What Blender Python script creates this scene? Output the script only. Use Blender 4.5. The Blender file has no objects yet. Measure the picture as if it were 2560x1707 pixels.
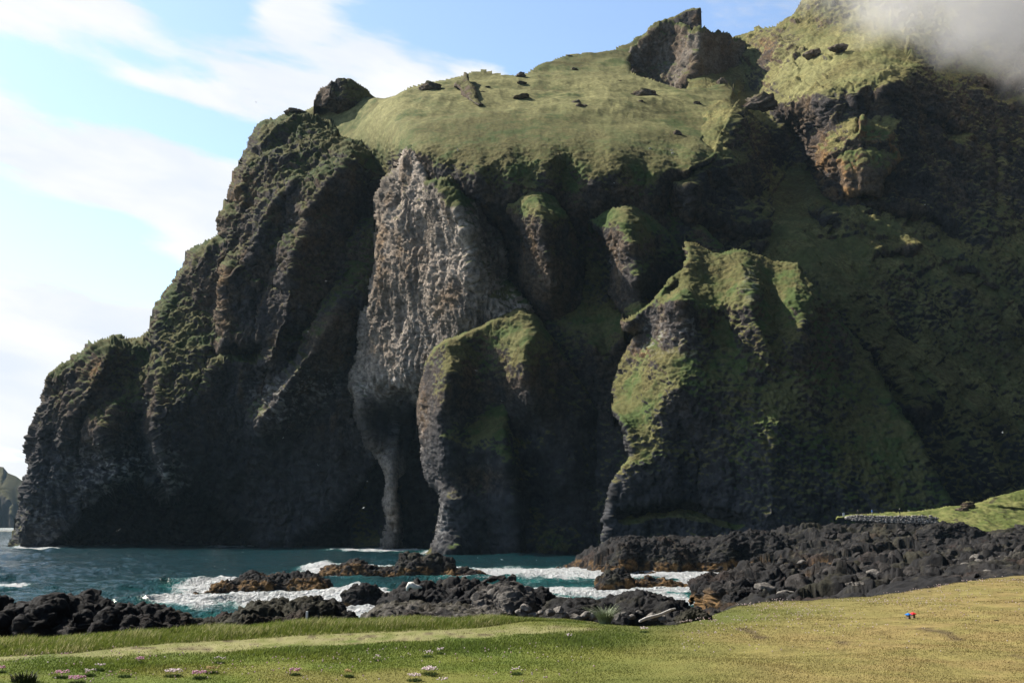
import bpy, math, random
import numpy as np

# ------------------------------------------------------------------ camera, sky, sun, exposure
scene = bpy.context.scene
COL = scene.collection
R = math.radians
FPX = 2560 * 35 / 36            # focal length in photo pixels
PITCH = math.atan((1315 - 853.5) / FPX)
CAMZ = 12.0                     # metres above the sea
cam = bpy.data.cameras.new('camera'); cam.lens = 35; cam.sensor_width = 36
cam.clip_start = 0.1; cam.clip_end = 60000
cam_o = bpy.data.objects.new('camera', cam); COL.objects.link(cam_o)
cam_o.location = (0, 0, CAMZ); cam_o.rotation_euler = (R(90) + PITCH, 0, 0)
scene.camera = cam_o

SUN_EL, SUN_AZ = R(46), R(26)   # azimuth: degrees beyond due left, away from the viewer
sd = (-math.cos(SUN_EL) * math.cos(SUN_AZ), math.cos(SUN_EL) * math.sin(SUN_AZ), math.sin(SUN_EL))
sun = bpy.data.lights.new('sun', 'SUN'); sun.energy = 5.0; sun.angle = R(0.5); sun.color = (1.0, 0.93, 0.82)
sun_o = bpy.data.objects.new('sun', sun); COL.objects.link(sun_o)
from mathutils import Vector
sun_o.rotation_euler = Vector(sd).to_track_quat('Z', 'Y').to_euler()
scene.view_settings.view_transform = 'Standard'; scene.view_settings.look = 'None'
scene.view_settings.exposure = 0.8
scene.cycles.volume_bounces = 12; scene.view_settings.gamma = 1

class NT:
    """small node-tree writer"""
    def __init__(s, tree): s.t = tree; s.n = tree.nodes; s.l = tree.links
    def node(s, typ, **kw):
        nd = s.n.new(typ)
        for k, v in kw.items(): setattr(nd, k, v)
        return nd
    def put(s, sock, v):
        if isinstance(v, bpy.types.NodeSocket): s.l.new(v, sock)
        elif v is not None: sock.default_value = v
    def math(s, op, a, b=None, c=None, clamp=False):
        nd = s.node('ShaderNodeMath', operation=op, use_clamp=clamp)
        for i, v in enumerate((a, b, c)): s.put(nd.inputs[i], v)
        return nd.outputs[0]
    def vmath(s, op, a, b=None):
        nd = s.node('ShaderNodeVectorMath', operation=op); s.put(nd.inputs[0], a); s.put(nd.inputs[1], b)
        return nd.outputs[0]
    def noise(s, vec, scale, detail=4, rough=.55, dist=0, lac=2.0):
        nd = s.node('ShaderNodeTexNoise'); s.put(nd.inputs['Vector'], vec)
        nd.inputs['Scale'].default_value = scale; nd.inputs['Detail'].default_value = detail
        nd.inputs['Roughness'].default_value = rough; nd.inputs['Distortion'].default_value = dist
        return nd.outputs['Fac']
    def ramp(s, v, a, b, lo=0., hi=1.):
        nd = s.node('ShaderNodeMapRange', interpolation_type='SMOOTHSTEP')
        for i, x in enumerate((v, a, b, lo, hi)): s.put(nd.inputs[i], x)
        return nd.outputs[0]
    def mix(s, f, a, b, blend='MIX'):
        nd = s.node('ShaderNodeMix', data_type='RGBA', blend_type=blend)
        s.put(nd.inputs[0], f)
        for i, v in ((6, a), (7, b)):
            if isinstance(v, tuple) and len(v) == 3: v = v + (1,)
            s.put(nd.inputs[i], v)
        return nd.outputs[2]

# sky: Nishita sky with streaky white cloud laid over it by direction
world = bpy.data.worlds.new('World'); scene.world = world; world.use_nodes = True
w = NT(world.node_tree); w.n.clear()
sky = w.node('ShaderNodeTexSky', sky_type='NISHITA', sun_disc=False, sun_elevation=SUN_EL,
             sun_rotation=math.atan2(sd[0], sd[1]), altitude=10, air_density=1.0, dust_density=0.6, ozone_density=1.0)
tc = w.node('ShaderNodeTexCoord').outputs['Generated']
sep = w.node('ShaderNodeSeparateXYZ'); w.l.new(tc, sep.inputs[0])
az = w.math('MULTIPLY', w.math('ARCTAN2', sep.outputs[0], sep.outputs[1]), 57.2958)
el = w.math('MULTIPLY', w.math('ARCSINE', sep.outputs[2]), 57.2958)
cb = w.node('ShaderNodeCombineXYZ')
w.put(cb.inputs[0], w.math('MULTIPLY', az, 0.055)); w.put(cb.inputs[1], w.math('MULTIPLY', w.math('ADD', el, w.math('MULTIPLY', az, 0.16)), 0.19))
n1 = w.noise(cb.outputs[0], 1.0, 6, .55, .35)
n2 = w.noise(cb.outputs[0], 3.3, 5, .6, .2)
dens = w.math('ADD', w.math('MULTIPLY', w.math('SUBTRACT', n1, .5), 2.3), w.math('MULTIPLY', w.math('SUBTRACT', n2, .5), 1.1))
# banks and gaps of the cloud cover (azimuth, elevation, half width, half height, amount, tilt)
BANKS = [(-23.5, 25.6, 8.0, 3.0, 1.0, -.22), (-20.5, 18.6, 9.5, 2.6, 1.0, -.10), (-20, 10.2, 14, 3.6, 1.1, 0.0), (-25, 4, 14, 4.5, .75, 0),
         (-15, 27, 5, 4, .5, .3), (-7, 24.5, 6.5, 3.0, .8, -.35), (0, 30, 6, 2.5, .16, 0), (-4, 22, 4.5, 1.6, .6, -.1), (-13, 15, 6, 4, .6, 0),
         (-1.5, 25.6, 2.2, 1.3, .55, .3),
         (-22.5, 22.3, 8, 1.1, -1.3, -.20), (-26, 15.9, 5, .8, -1.4, .05), (-22.5, 13.6, 3.4, 1.1, -1.9, -.12), (-18.5, 28.7, 3.2, 2.8, -1.1, .2), (-20.5, 24.6, 5, .8, -.6, -.15), (-24, 9, 3.5, .5, -.5, .05),
         (-17, 21.6, 3, 1.0, -.5, -.2), (5, 27.5, 8, 3.0, -.5, .2), (-9.5, 28.3, 2.0, 1.5, -.35, .5)]
for a0, e0, aw, eh, amt, tilt in BANKS:
    da = w.math('SUBTRACT', az, a0)
    de = w.math('SUBTRACT', w.math('SUBTRACT', el, e0), w.math('MULTIPLY', da, tilt))
    q = w.math('ADD', w.math('POWER', w.math('DIVIDE', w.math('ABSOLUTE', da), aw), 2.0), w.math('POWER', w.math('DIVIDE', w.math('ABSOLUTE', de), eh), 2.0))
    dens = w.math('ADD', dens, w.math('MULTIPLY', w.math('EXPONENT', w.math('MULTIPLY', q, -1.0)), amt))
cl = w.ramp(dens, .07, .64)
high = w.ramp(el, 29.0, 52.0, 1.0, .12)          # clear, deep sky overhead
n3 = w.noise(cb.outputs[0], 1.6, 5, .55, .3)
wash = w.mix(w.ramp(n3, .3, .75), (.80, .855, .95), (1.0, .995, .985))
bg2 = w.node('ShaderNodeBackground'); w.l.new(wash, bg2.inputs[0])
# cloud on the sun's side is bright, cloud and sky behind the viewer much duller and clearer
dt = w.node('ShaderNodeVectorMath', operation='DOT_PRODUCT'); w.l.new(tc, dt.inputs[0]); dt.inputs[1].default_value = sd
glow = w.ramp(dt.outputs['Value'], -.02, .66)
w.put(bg2.inputs[1], w.math('ADD', w.math('MULTIPLY', w.math('MULTIPLY', glow, high), .61), .009))
cl = w.math('MULTIPLY', cl, w.ramp(dt.outputs['Value'], -.3, .45, .35, 1.0))
bg1 = w.node('ShaderNodeBackground'); w.put(bg1.inputs[1], w.math('ADD', w.math('MULTIPLY', w.math('MULTIPLY', w.ramp(dt.outputs['Value'], -.1, .5), high), .13), .013))
w.l.new(sky.outputs[0], bg1.inputs[0])
mx = w.node('ShaderNodeMixShader'); w.l.new(cl, mx.inputs[0]); w.l.new(bg1.outputs[0], mx.inputs[1]); w.l.new(bg2.outputs[0], mx.inputs[2])
wo = w.node('ShaderNodeOutputWorld'); w.l.new(mx.outputs[0], wo.inputs[0])

# ------------------------------------------------------------------ helpers
def W(px, py, d):
    """point at forward distance d seen in direction (px, py) of the 2560 x 1707 photograph"""
    px = np.asarray(px, float); py = np.asarray(py, float); d = np.asarray(d, float)
    yc = (853.5 - py) / FPX
    t = d / (math.cos(PITCH) - yc * math.sin(PITCH))
    return np.stack([(px - 1280) / FPX * t, d + 0 * t, CAMZ + (math.sin(PITCH) + yc * math.cos(PITCH)) * t], -1)
def on_level(px, py, z):
    """where the sight line of (px, py) meets height z"""
    p = W(px, py, 1.0); return p * 0 + np.array([0, 0, CAMZ]) + (p - np.array([0, 0, CAMZ])) * ((z - CAMZ) / (p[..., 2] - CAMZ))[..., None]

_r = np.random.default_rng(11)
PERM = _r.permutation(256).astype(np.int32); PERM = np.concatenate([PERM, PERM])
GRAD = _r.normal(size=(256, 3)).astype(np.float32); GRAD /= np.linalg.norm(GRAD, axis=1)[:, None]
JIT = _r.random((256, 4)).astype(np.float32)
def perlin(p):
    p = np.asarray(p, np.float32); i = np.floor(p).astype(np.int32); f = p - i; i &= 255
    u = f * f * f * (f * (f * 6 - 15) + 10); out = np.zeros(len(p), np.float32)
    for dx in (0, 1):
        hx = PERM[(i[:, 0] + dx) & 255]; wx = u[:, 0] if dx else 1 - u[:, 0]
        for dy in (0, 1):
            hy = PERM[hx + ((i[:, 1] + dy) & 255)]; wy = wx * (u[:, 1] if dy else 1 - u[:, 1])
            for dz in (0, 1):
                g = GRAD[PERM[hy + ((i[:, 2] + dz) & 255)]]
                out += wy * (u[:, 2] if dz else 1 - u[:, 2]) * (g[:, 0] * (f[:, 0] - dx) + g[:, 1] * (f[:, 1] - dy) + g[:, 2] * (f[:, 2] - dz))
    return out * 1.6
def fbm(p, size, octv=4, gain=.5, stretch=(1, 1, 1), off=0.):
    q = np.asarray(p, np.float32) / np.asarray(stretch, np.float32) / size + off; a = 1.; o = 0.
    for k in range(octv): o = o + a * perlin(q * 2 ** k + 17.3 * k); a *= gain
    return o
def ridged(p, size, octv=4, gain=.5, stretch=(1, 1, 1), off=0.):
    q = np.asarray(p, np.float32) / np.asarray(stretch, np.float32) / size + off; a = 1.; o = 0.
    for k in range(octv): o = o + a * (1 - 2 * np.abs(perlin(q * 2 ** k + 9.1 * k))); a *= gain
    return o * .6
def worley(p, size, stretch=(1, 1, 1), off=0.):
    q = np.asarray(p, np.float32) / np.asarray(stretch, np.float32) / size + off
    i = np.floor(q).astype(np.int32); f = q - i
    f1 = np.full(len(q), 9., np.float32); f2 = f1.copy(); idv = np.zeros(len(q), np.float32)
    for dx in (-1, 0, 1):
        for dy in (-1, 0, 1):
            for dz in (-1, 0, 1):
                h = PERM[PERM[PERM[(i[:, 0] + dx) & 255] + ((i[:, 1] + dy) & 255)] + ((i[:, 2] + dz) & 255)]
                j = JIT[h]; d = (dx + j[:, 0] - f[:, 0]) ** 2 + (dy + j[:, 1] - f[:, 1]) ** 2 + (dz + j[:, 2] - f[:, 2]) ** 2
                m = d < f1; f2 = np.where(m, f1, np.minimum(f2, d)); idv = np.where(m, j[:, 3], idv); f1 = np.where(m, d, f1)
    return np.sqrt(f1), np.sqrt(f2), idv
def sstep(x, a, b):
    t = np.clip((x - a) / (b - a), 0, 1); return t * t * (3 - 2 * t)
def lerp(a, b, t):
    a = np.asarray(a, float); b = np.asarray(b, float); t = np.asarray(t)[..., None]; return a + (b - a) * t
def lerp1(a, b, t): return a + (b - a) * t
def rbf(ctrl, X, Y):
    c = np.asarray(ctrl, float); n = len(c); s = 300.
    r = np.hypot(c[:, None, 0] - c[None, :, 0], c[:, None, 1] - c[None, :, 1]) / s
    A = np.zeros((n + 3, n + 3)); A[:n, :n] = np.sqrt(r * r + .003); A[:n, n] = A[n, :n] = 1
    A[:n, n + 1] = A[n + 1, :n] = c[:, 0] / s; A[:n, n + 2] = A[n + 2, :n] = c[:, 1] / s
    wv = np.linalg.solve(A, np.concatenate([c[:, 2], np.zeros(3)]))
    o = wv[n] + wv[n + 1] * X / s + wv[n + 2] * Y / s
    for k in range(n): o = o + wv[k] * np.sqrt(((X - c[k, 0]) ** 2 + (Y - c[k, 1]) ** 2) / s / s + .003)
    return o
def poly_sd(poly, X, Y):
    """signed distance to a closed outline, positive inside"""
    P = np.asarray(poly, float); d = np.full(X.shape, 1e9); ins = np.zeros(X.shape, bool)
    for a, b in zip(P, np.roll(P, -1, 0)):
        e = b - a; t = np.clip(((X - a[0]) * e[0] + (Y - a[1]) * e[1]) / max(e @ e, 1e-9), 0, 1)
        d = np.minimum(d, (X - a[0] - t * e[0]) ** 2 + (Y - a[1] - t * e[1]) ** 2)
        if a[1] != b[1]: ins ^= ((a[1] > Y) != (b[1] > Y)) & (X < (b[0] - a[0]) * (Y - a[1]) / (b[1] - a[1]) + a[0])
    return np.sqrt(d) * np.where(ins, 1, -1)
def ridge_field(line, X, Y, wl, wr, p=1.0):
    """height of a crest along a polyline (x, y, height); wl / wr are its half widths on either side"""
    L = np.asarray(line, float); best = np.full(X.shape, 1e18); h = np.zeros(X.shape); sg = np.ones(X.shape)
    for a, b in zip(L[:-1], L[1:]):
        e = b[:2] - a[:2]; t = np.clip(((X - a[0]) * e[0] + (Y - a[1]) * e[1]) / max(e @ e, 1e-9), 0, 1)
        d = (X - a[0] - t * e[0]) ** 2 + (Y - a[1] - t * e[1]) ** 2; m = d < best
        best = np.where(m, d, best); h = np.where(m, a[2] + t * (b[2] - a[2]), h)
        sg = np.where(m, e[0] * (Y - a[1]) - e[1] * (X - a[0]), sg)
    r = np.sqrt(best) / np.where(sg > 0, wl, wr)
    return h * np.maximum(0, 1 - r) ** p

def link(o, parent=None):
    COL.objects.link(o)
    if parent is not None: o.parent = parent
    return o
def tag(o, label=None, cat=None, group=None, kind=None):
    if label: o['label'] = label
    if cat: o['category'] = cat
    if group: o['group'] = group
    if kind: o['kind'] = kind
    return o
def mesh_np(name, V, faces, mat, col=None, smooth=True, attrs=None, parent=None):
    me = bpy.data.meshes.new(name); V = np.asarray(V, np.float32); F = np.asarray(faces, np.int32); k = F.shape[1]
    me.vertices.add(len(V)); me.vertices.foreach_set('co', V.ravel())
    me.loops.add(F.size); me.loops.foreach_set('vertex_index', F.ravel())
    me.polygons.add(len(F)); me.polygons.foreach_set('loop_start', np.arange(0, F.size, k, dtype=np.int32))
    me.polygons.foreach_set('loop_total', np.full(len(F), k, np.int32))
    me.polygons.foreach_set('use_smooth', np.full(len(F), smooth))
    if col is not None:
        a = me.attributes.new('tint', 'FLOAT_COLOR', 'POINT')
        a.data.foreach_set('color', np.concatenate([np.clip(col, 0, 1), np.ones((len(V), 1))], 1).astype(np.float32).ravel())
    for nm, v in (attrs or {}).items():
        me.attributes.new(nm, 'FLOAT', 'POINT').data.foreach_set('value', np.asarray(v, np.float32))
    me.update(calc_edges=True)
    if mat: me.materials.append(mat)
    return link(bpy.data.objects.new(name, me), parent)
def grid_normals(P):
    a = np.gradient(P, axis=1); b = np.gradient(P, axis=0); n = np.cross(b, a)
    return n / np.maximum(np.linalg.norm(n, axis=-1, keepdims=True), 1e-9)
def blur(a, n):
    for _ in range(n):
        p = np.pad(a, ((1, 1), (1, 1)) + ((0, 0),) * (a.ndim - 2), 'edge')
        a = (p[:-2, 1:-1] + p[2:, 1:-1] + p[1:-1, :-2] + p[1:-1, 2:] + 2 * a) / 6
    return a
def quads(ok):
    h, wd = ok.shape; idx = np.arange(h * wd).reshape(h, wd)
    c = ok[:-1, :-1] & ok[1:, :-1] & ok[:-1, 1:] & ok[1:, 1:]
    return np.stack([idx[:-1, :-1][c], idx[1:, :-1][c], idx[1:, 1:][c], idx[:-1, 1:][c]], -1)
def compact(F, n):
    u = np.zeros(n, bool); u[F.ravel()] = True; m = np.cumsum(u) - 1; return u, m[F]
def border_edges(F):
    E = np.concatenate([F[:, [k, (k + 1) % F.shape[1]]] for k in range(F.shape[1])]); key = np.sort(E, 1)
    code = key[:, 0].astype(np.int64) * (1 << 32) + key[:, 1]
    _, inv, cnt = np.unique(code, return_inverse=True, return_counts=True); return E[cnt[inv] == 1]

# ------------------------------------------------------------------ materials
def base_mat(name, rough=.9, spec=.25):
    m = bpy.data.materials.new(name); m.use_nodes = True; t = NT(m.node_tree)
    bs = t.n['Principled BSDF']; bs.inputs['Roughness'].default_value = rough; bs.inputs['Specular IOR Level'].default_value = spec
    return m, t, bs
def tint_mat(name, grain=1.2, fine=6., bump=.5, bdist=.25, rough=.9, lo=.55, hi=1.5, spec=.2):
    """surface colour from the vertex attribute, broken up by two noises, plus bump"""
    m, t, bs = base_mat(name, rough, spec)
    a = t.node('ShaderNodeAttribute', attribute_name='tint'); pos = t.node('ShaderNodeNewGeometry').outputs['Position']
    na = t.noise(pos, grain, 5, .65); nb = t.noise(pos, fine, 4, .6)
    k = t.math('ADD', t.ramp(na, .25, .75, lo, hi), t.ramp(nb, .2, .8, -.22, .22))
    sc_ = t.node('ShaderNodeSeparateColor'); t.l.new(a.outputs['Color'], sc_.inputs[0])       # turf is softer than rock
    turf = t.ramp(t.math('DIVIDE', sc_.outputs[1], sc_.outputs[0]), .86, 1.0)
    k = t.math('ADD', 1.0, t.math('MULTIPLY', t.math('SUBTRACT', k, 1.0), t.math('SUBTRACT', 1.0, t.math('MULTIPLY', turf, .55))))
    t.put(bs.inputs['Base Color'], t.mix(1.0, a.outputs['Color'], t.vmath('MULTIPLY', (1, 1, 1), k), 'MULTIPLY'))
    b = t.node('ShaderNodeBump'); b.inputs['Distance'].default_value = bdist
    t.put(b.inputs['Strength'], t.ramp(t.math('DIVIDE', sc_.outputs[1], sc_.outputs[0]), .86, 1.02, bump, bump * .28))
    t.put(b.inputs['Height'], t.math('ADD', na, t.math('MULTIPLY', nb, .45))); t.l.new(b.outputs[0], bs.inputs['Normal'])
    return m
def plain_mat(name, col, rough=.7, var=.25, scale=12., spec=.3, bump=.15, bdist=.01):
    m, t, bs = base_mat(name, rough, spec); pos = t.node('ShaderNodeNewGeometry').outputs['Position']
    n = t.noise(pos, scale, 4, .6)
    t.put(bs.inputs['Base Color'], t.mix(1.0, tuple(col) + (1,), t.vmath('MULTIPLY', (1, 1, 1), t.ramp(n, .25, .75, 1 - var, 1 + var)), 'MULTIPLY'))
    b = t.node('ShaderNodeBump'); b.inputs['Strength'].default_value = bump; b.inputs['Distance'].default_value = bdist
    t.put(b.inputs['Height'], n); t.l.new(b.outputs[0], bs.inputs['Normal'])
    return m
M_CLIFF = tint_mat('cliff_rock_and_grass', .5, 1.5, .75, 1.6, .92, .45, 1.62, .1)
M_LAVA = tint_mat('black_lava', 1.1, 4.5, .9, .45, .85, .4, 1.7, .12)
# ------------------------------------------------------------------ cliffs: relief surfaces built from contour points in metres
BASALT = np.array([.052, .046, .044]); BROWN = np.array([.105, .078, .056]); GREY = np.array([.17, .145, .12]); OCHRE = np.array([.21, .125, .055])
LUSH = np.array([.056, .079, .025]); OLIVE = np.array([.118, .114, .046]); DRY = np.array([.225, .215, .094]); GUANO = np.array([.55, .53, .5]); HEATH = np.array([.105, .090, .036])

def patches(lst, X, Y):
    o = np.zeros(X.shape)
    for x, y, rx, ry, v in lst: o += v * np.exp(-((X - x) / rx) ** 2 - ((Y - y) / ry) ** 2)
    return o
def relief(name, outline, ctrl, ridges=(), step=2.0, wrap=(14, 26), warp=(7, 2.5), rough=None, paint=None, thick=70, label=None, cat='cliff', mat=None,
           kind='structure', extra=None, step_y=None, box=None):
    P = np.asarray(outline, float); x0, y0 = P.min(0) - 6; x1, y1 = P.max(0) + 6
    gx = np.arange(x0, x1, step); gy = np.arange(y0, y1, step_y or step); X, Y = np.meshgrid(gx, gy); sh = X.shape
    q = np.stack([X.ravel(), Y.ravel(), np.zeros(X.size)], -1)
    wx = (warp[0] * fbm(q, 60, 2, off=3.1) + warp[1] * fbm(q, 17, 3, off=8.7)).reshape(sh)
    wy = (warp[0] * fbm(q, 60, 2, off=23.1) + warp[1] * fbm(q, 17, 3, off=38.7)).reshape(sh)
    Xw, Yw = X + wx, Y + wy; sdist = poly_sd(P, X + wx * .55, Y + wy * .55)
    d = rbf(ctrl, X + wx * .4, Y + wy * .4)
    for line, wl, wr, p in ridges: d = d - ridge_field(line, Xw, Yw, wl, wr, p)
    if extra is not None: d = d + extra(X, Y, Xw, Yw)
    t = np.clip(1 - sdist / wrap[0], 0, 1); d = d + wrap[1] * (1 - np.sqrt(np.maximum(0, 1 - t * t)))
    pos = W(X, Y, d); N0 = grid_normals(blur(pos, 6)); macro = blur(N0, 10)[..., 2]
    fl = pos.reshape(-1, 3).astype(np.float32); disp = rough(fl, N0.reshape(-1, 3), macro.ravel(), X.ravel(), Y.ravel()).reshape(sh)
    pos = pos + N0 * disp[..., None]
    N1 = grid_normals(blur(pos, 1))
    col = paint(fl, N1.reshape(-1, 3), macro.ravel(), X.ravel(), Y.ravel(), disp.ravel())
    ok = sdist > 0; F = quads(ok); u, F = compact(F, X.size); V = pos.reshape(-1, 3)[u]; C = col[u]
    if thick:
        E = border_edges(F); bv = np.unique(E); mp = -np.ones(len(V), int); mp[bv] = np.arange(len(bv)) + len(V)
        ray = V[bv] - np.array([0, 0, CAMZ]); ray[:, 2] = 0; ray /= np.linalg.norm(ray, axis=1)[:, None]
        gy = np.gradient(sdist, axis=0).ravel()[u][bv]; up = (V[bv][:, 2] - CAMZ) / np.hypot(V[bv][:, 0], V[bv][:, 1])
        B = V[bv] + ray * thick; B[:, 2] += thick * np.where(gy > .25, -.12, up + np.where(gy < -.25, .12, .0)); C = np.concatenate([C, C[bv]]); V = np.concatenate([V, B])
        F = np.concatenate([F, np.stack([E[:, 1], E[:, 0], mp[E[:, 0]], mp[E[:, 1]]], -1)])
    o = mesh_np(name, V, F, mat or M_CLIFF, C); tag(o, label, cat, None, kind); return o

def crag_rough(big=1., grassy=0.):
    def f(p, n, mz, X, Y):
        q = p + np.stack([4 * fbm(p, 16, 2, off=50.), 0 * p[:, 0], 5 * fbm(p, 16, 2, off=60.)], -1)
        r = 6.0 * ridged(q, 46, 3, .5, (1, 1, 1.5)) + 3.4 * ridged(q, 17, 3, .5, (1, 1, 2.0), 5.) + 1.1 * fbm(p, 5, 3, .6, (1, 1, .8)) + .8 * ridged(p, 3.2, 3, .6, (1, 1, 1.6), 2.)
        f1, f2, c = worley(q, 8, (1, 1, 1.6)); r += 1.0 * (c - .5) - .9 * sstep(.16 - (f2 - f1), 0, .16)
        t = p[:, 2] / 6.5 + .9 * fbm(p, 20, 3, off=70.) + 20; t = t - np.floor(t)
        r += 1.5 * (sstep(t, 0, .16) - t) * sstep(fbm(p, 24, 2, off=80.), -.35, .25)
        return big * r - 3 * big
    return f
def tuft(p): return .55 * fbm(p, 2.8, 2, .6, (1.2, 1.2, .9), 4.) + .35 * ridged(p, 1.5, 2, .5, (1.2, 1.2, .9))
def slope_rough(rock=.5, soft=1.):
    """grassed slopes: gullies running down, tussocks, rock where it is steep"""
    def f(p, n, mz, X, Y):
        st = 1 - sstep(mz, .35, .62)
        r = soft * (2.6 * fbm(p, 38, 3, .5, (1, 1, 2.2)) + 1.0 * fbm(p, 11, 3, .5, (1, 1, 1.5), 3.)) + tuft(p) * .8
        k = rock * st * (2.2 * ridged(p, 12, 3, .55, (1, 1, 1.3), 7.) + 1.2 * ridged(p, 3.2, 3, .6, (1, 1, 1.1)) + .9 * fbm(p, 1.7, 2))
        return r + k
    return f
def cliff_paint(rock=BROWN, rock2=BASALT, grass=OLIVE, grass2=LUSH, g0=.34, g1=.52, marks=(), white=(), ochre=(), dry=(), wet=True, pale=0., heath=.35, dark=(), streak=.14):
    def f(p, n, mz, X, Y, disp):
        a = fbm(p, 26, 3, .5, (1, 1, 1.5), 1.3); b = fbm(p, 5, 3, .55, (1, 1, .8), 6.); c = fbm(p, 1.8, 2, .5, (1, 1, .8), 2.)
        g = sstep(.42 * mz + .58 * n[:, 2] + .14 * a + .13 * b + .07 * c + streak * fbm(p, 9, 3, .5, (1, 1, 5.), 21.) + patches(marks, X, Y), g0, g1)
        rk = lerp(rock2, rock, sstep(a + .6 * b, -.45, .5)); rk = lerp(rk, OCHRE * .62, .45 * sstep(fbm(p, 13, 3, .5, (1, 1, 2.), 12.), .35, .8))
        rk = lerp(rk, np.array([.040, .041, .045]) * (1 + .6 * b)[:, None], (1 - pale) * .9 * sstep(92 + 26 * a - p[:, 2], 0, 55))
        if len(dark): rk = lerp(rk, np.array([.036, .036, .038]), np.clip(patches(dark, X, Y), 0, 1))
        if len(ochre): rk = lerp(rk, OCHRE, np.clip(patches(ochre, X, Y) * (.8 + 1.2 * b), 0, 1))
        gr = lerp(grass2, grass, sstep(fbm(p, 17, 3, .5, off=9.) + .5 * b + .35 * c, -.5, .55))
        gr = lerp(gr, HEATH, heath * sstep(fbm(p, 22, 3, .5, (1, 1, 1.6), 15.) + .35 * b, -.25, .4))
        if len(dry): gr = lerp(gr, DRY * (1 + .22 * b + .15 * c)[:, None], np.clip(patches(dry, X, Y), 0, 1) * sstep(fbm(p, 40, 3, off=4.) + .4 * b, -1.0, .15))
        col = lerp(rk, gr, g)
        if len(white):
            wv = np.clip(patches(white, X, Y), 0, 1) * sstep(fbm(p, 2.4, 3, .6, (1.3, 1.3, .7), 31.) + .4 * b, .0, .55)
            col = lerp(col, GUANO, wv * .55)
        if wet: col = col * (1 - .35 * sstep(4 + 1.5 * b - p[:, 2], 0, 3))[:, None]
        return col
    return f

CAVES = [([(100, 1420), (108, 1380), (150, 1342), (205, 1298), (245, 1252), (300, 1216), (350, 1196), (392, 1214), (418, 1242), (450, 1238), (484, 1216), (540, 1244), (600, 1292), (640, 1332), (690, 1420)], 75),
 ([(700, 1420), (745, 1330), (830, 1285), (895, 1210), (940, 1140), (1010, 1100), (1060, 1420)], 55), ([(540, 905), (548, 880), (600, 872), (660, 866), (668, 890), (640, 908), (590, 905)], 16)]
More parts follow.
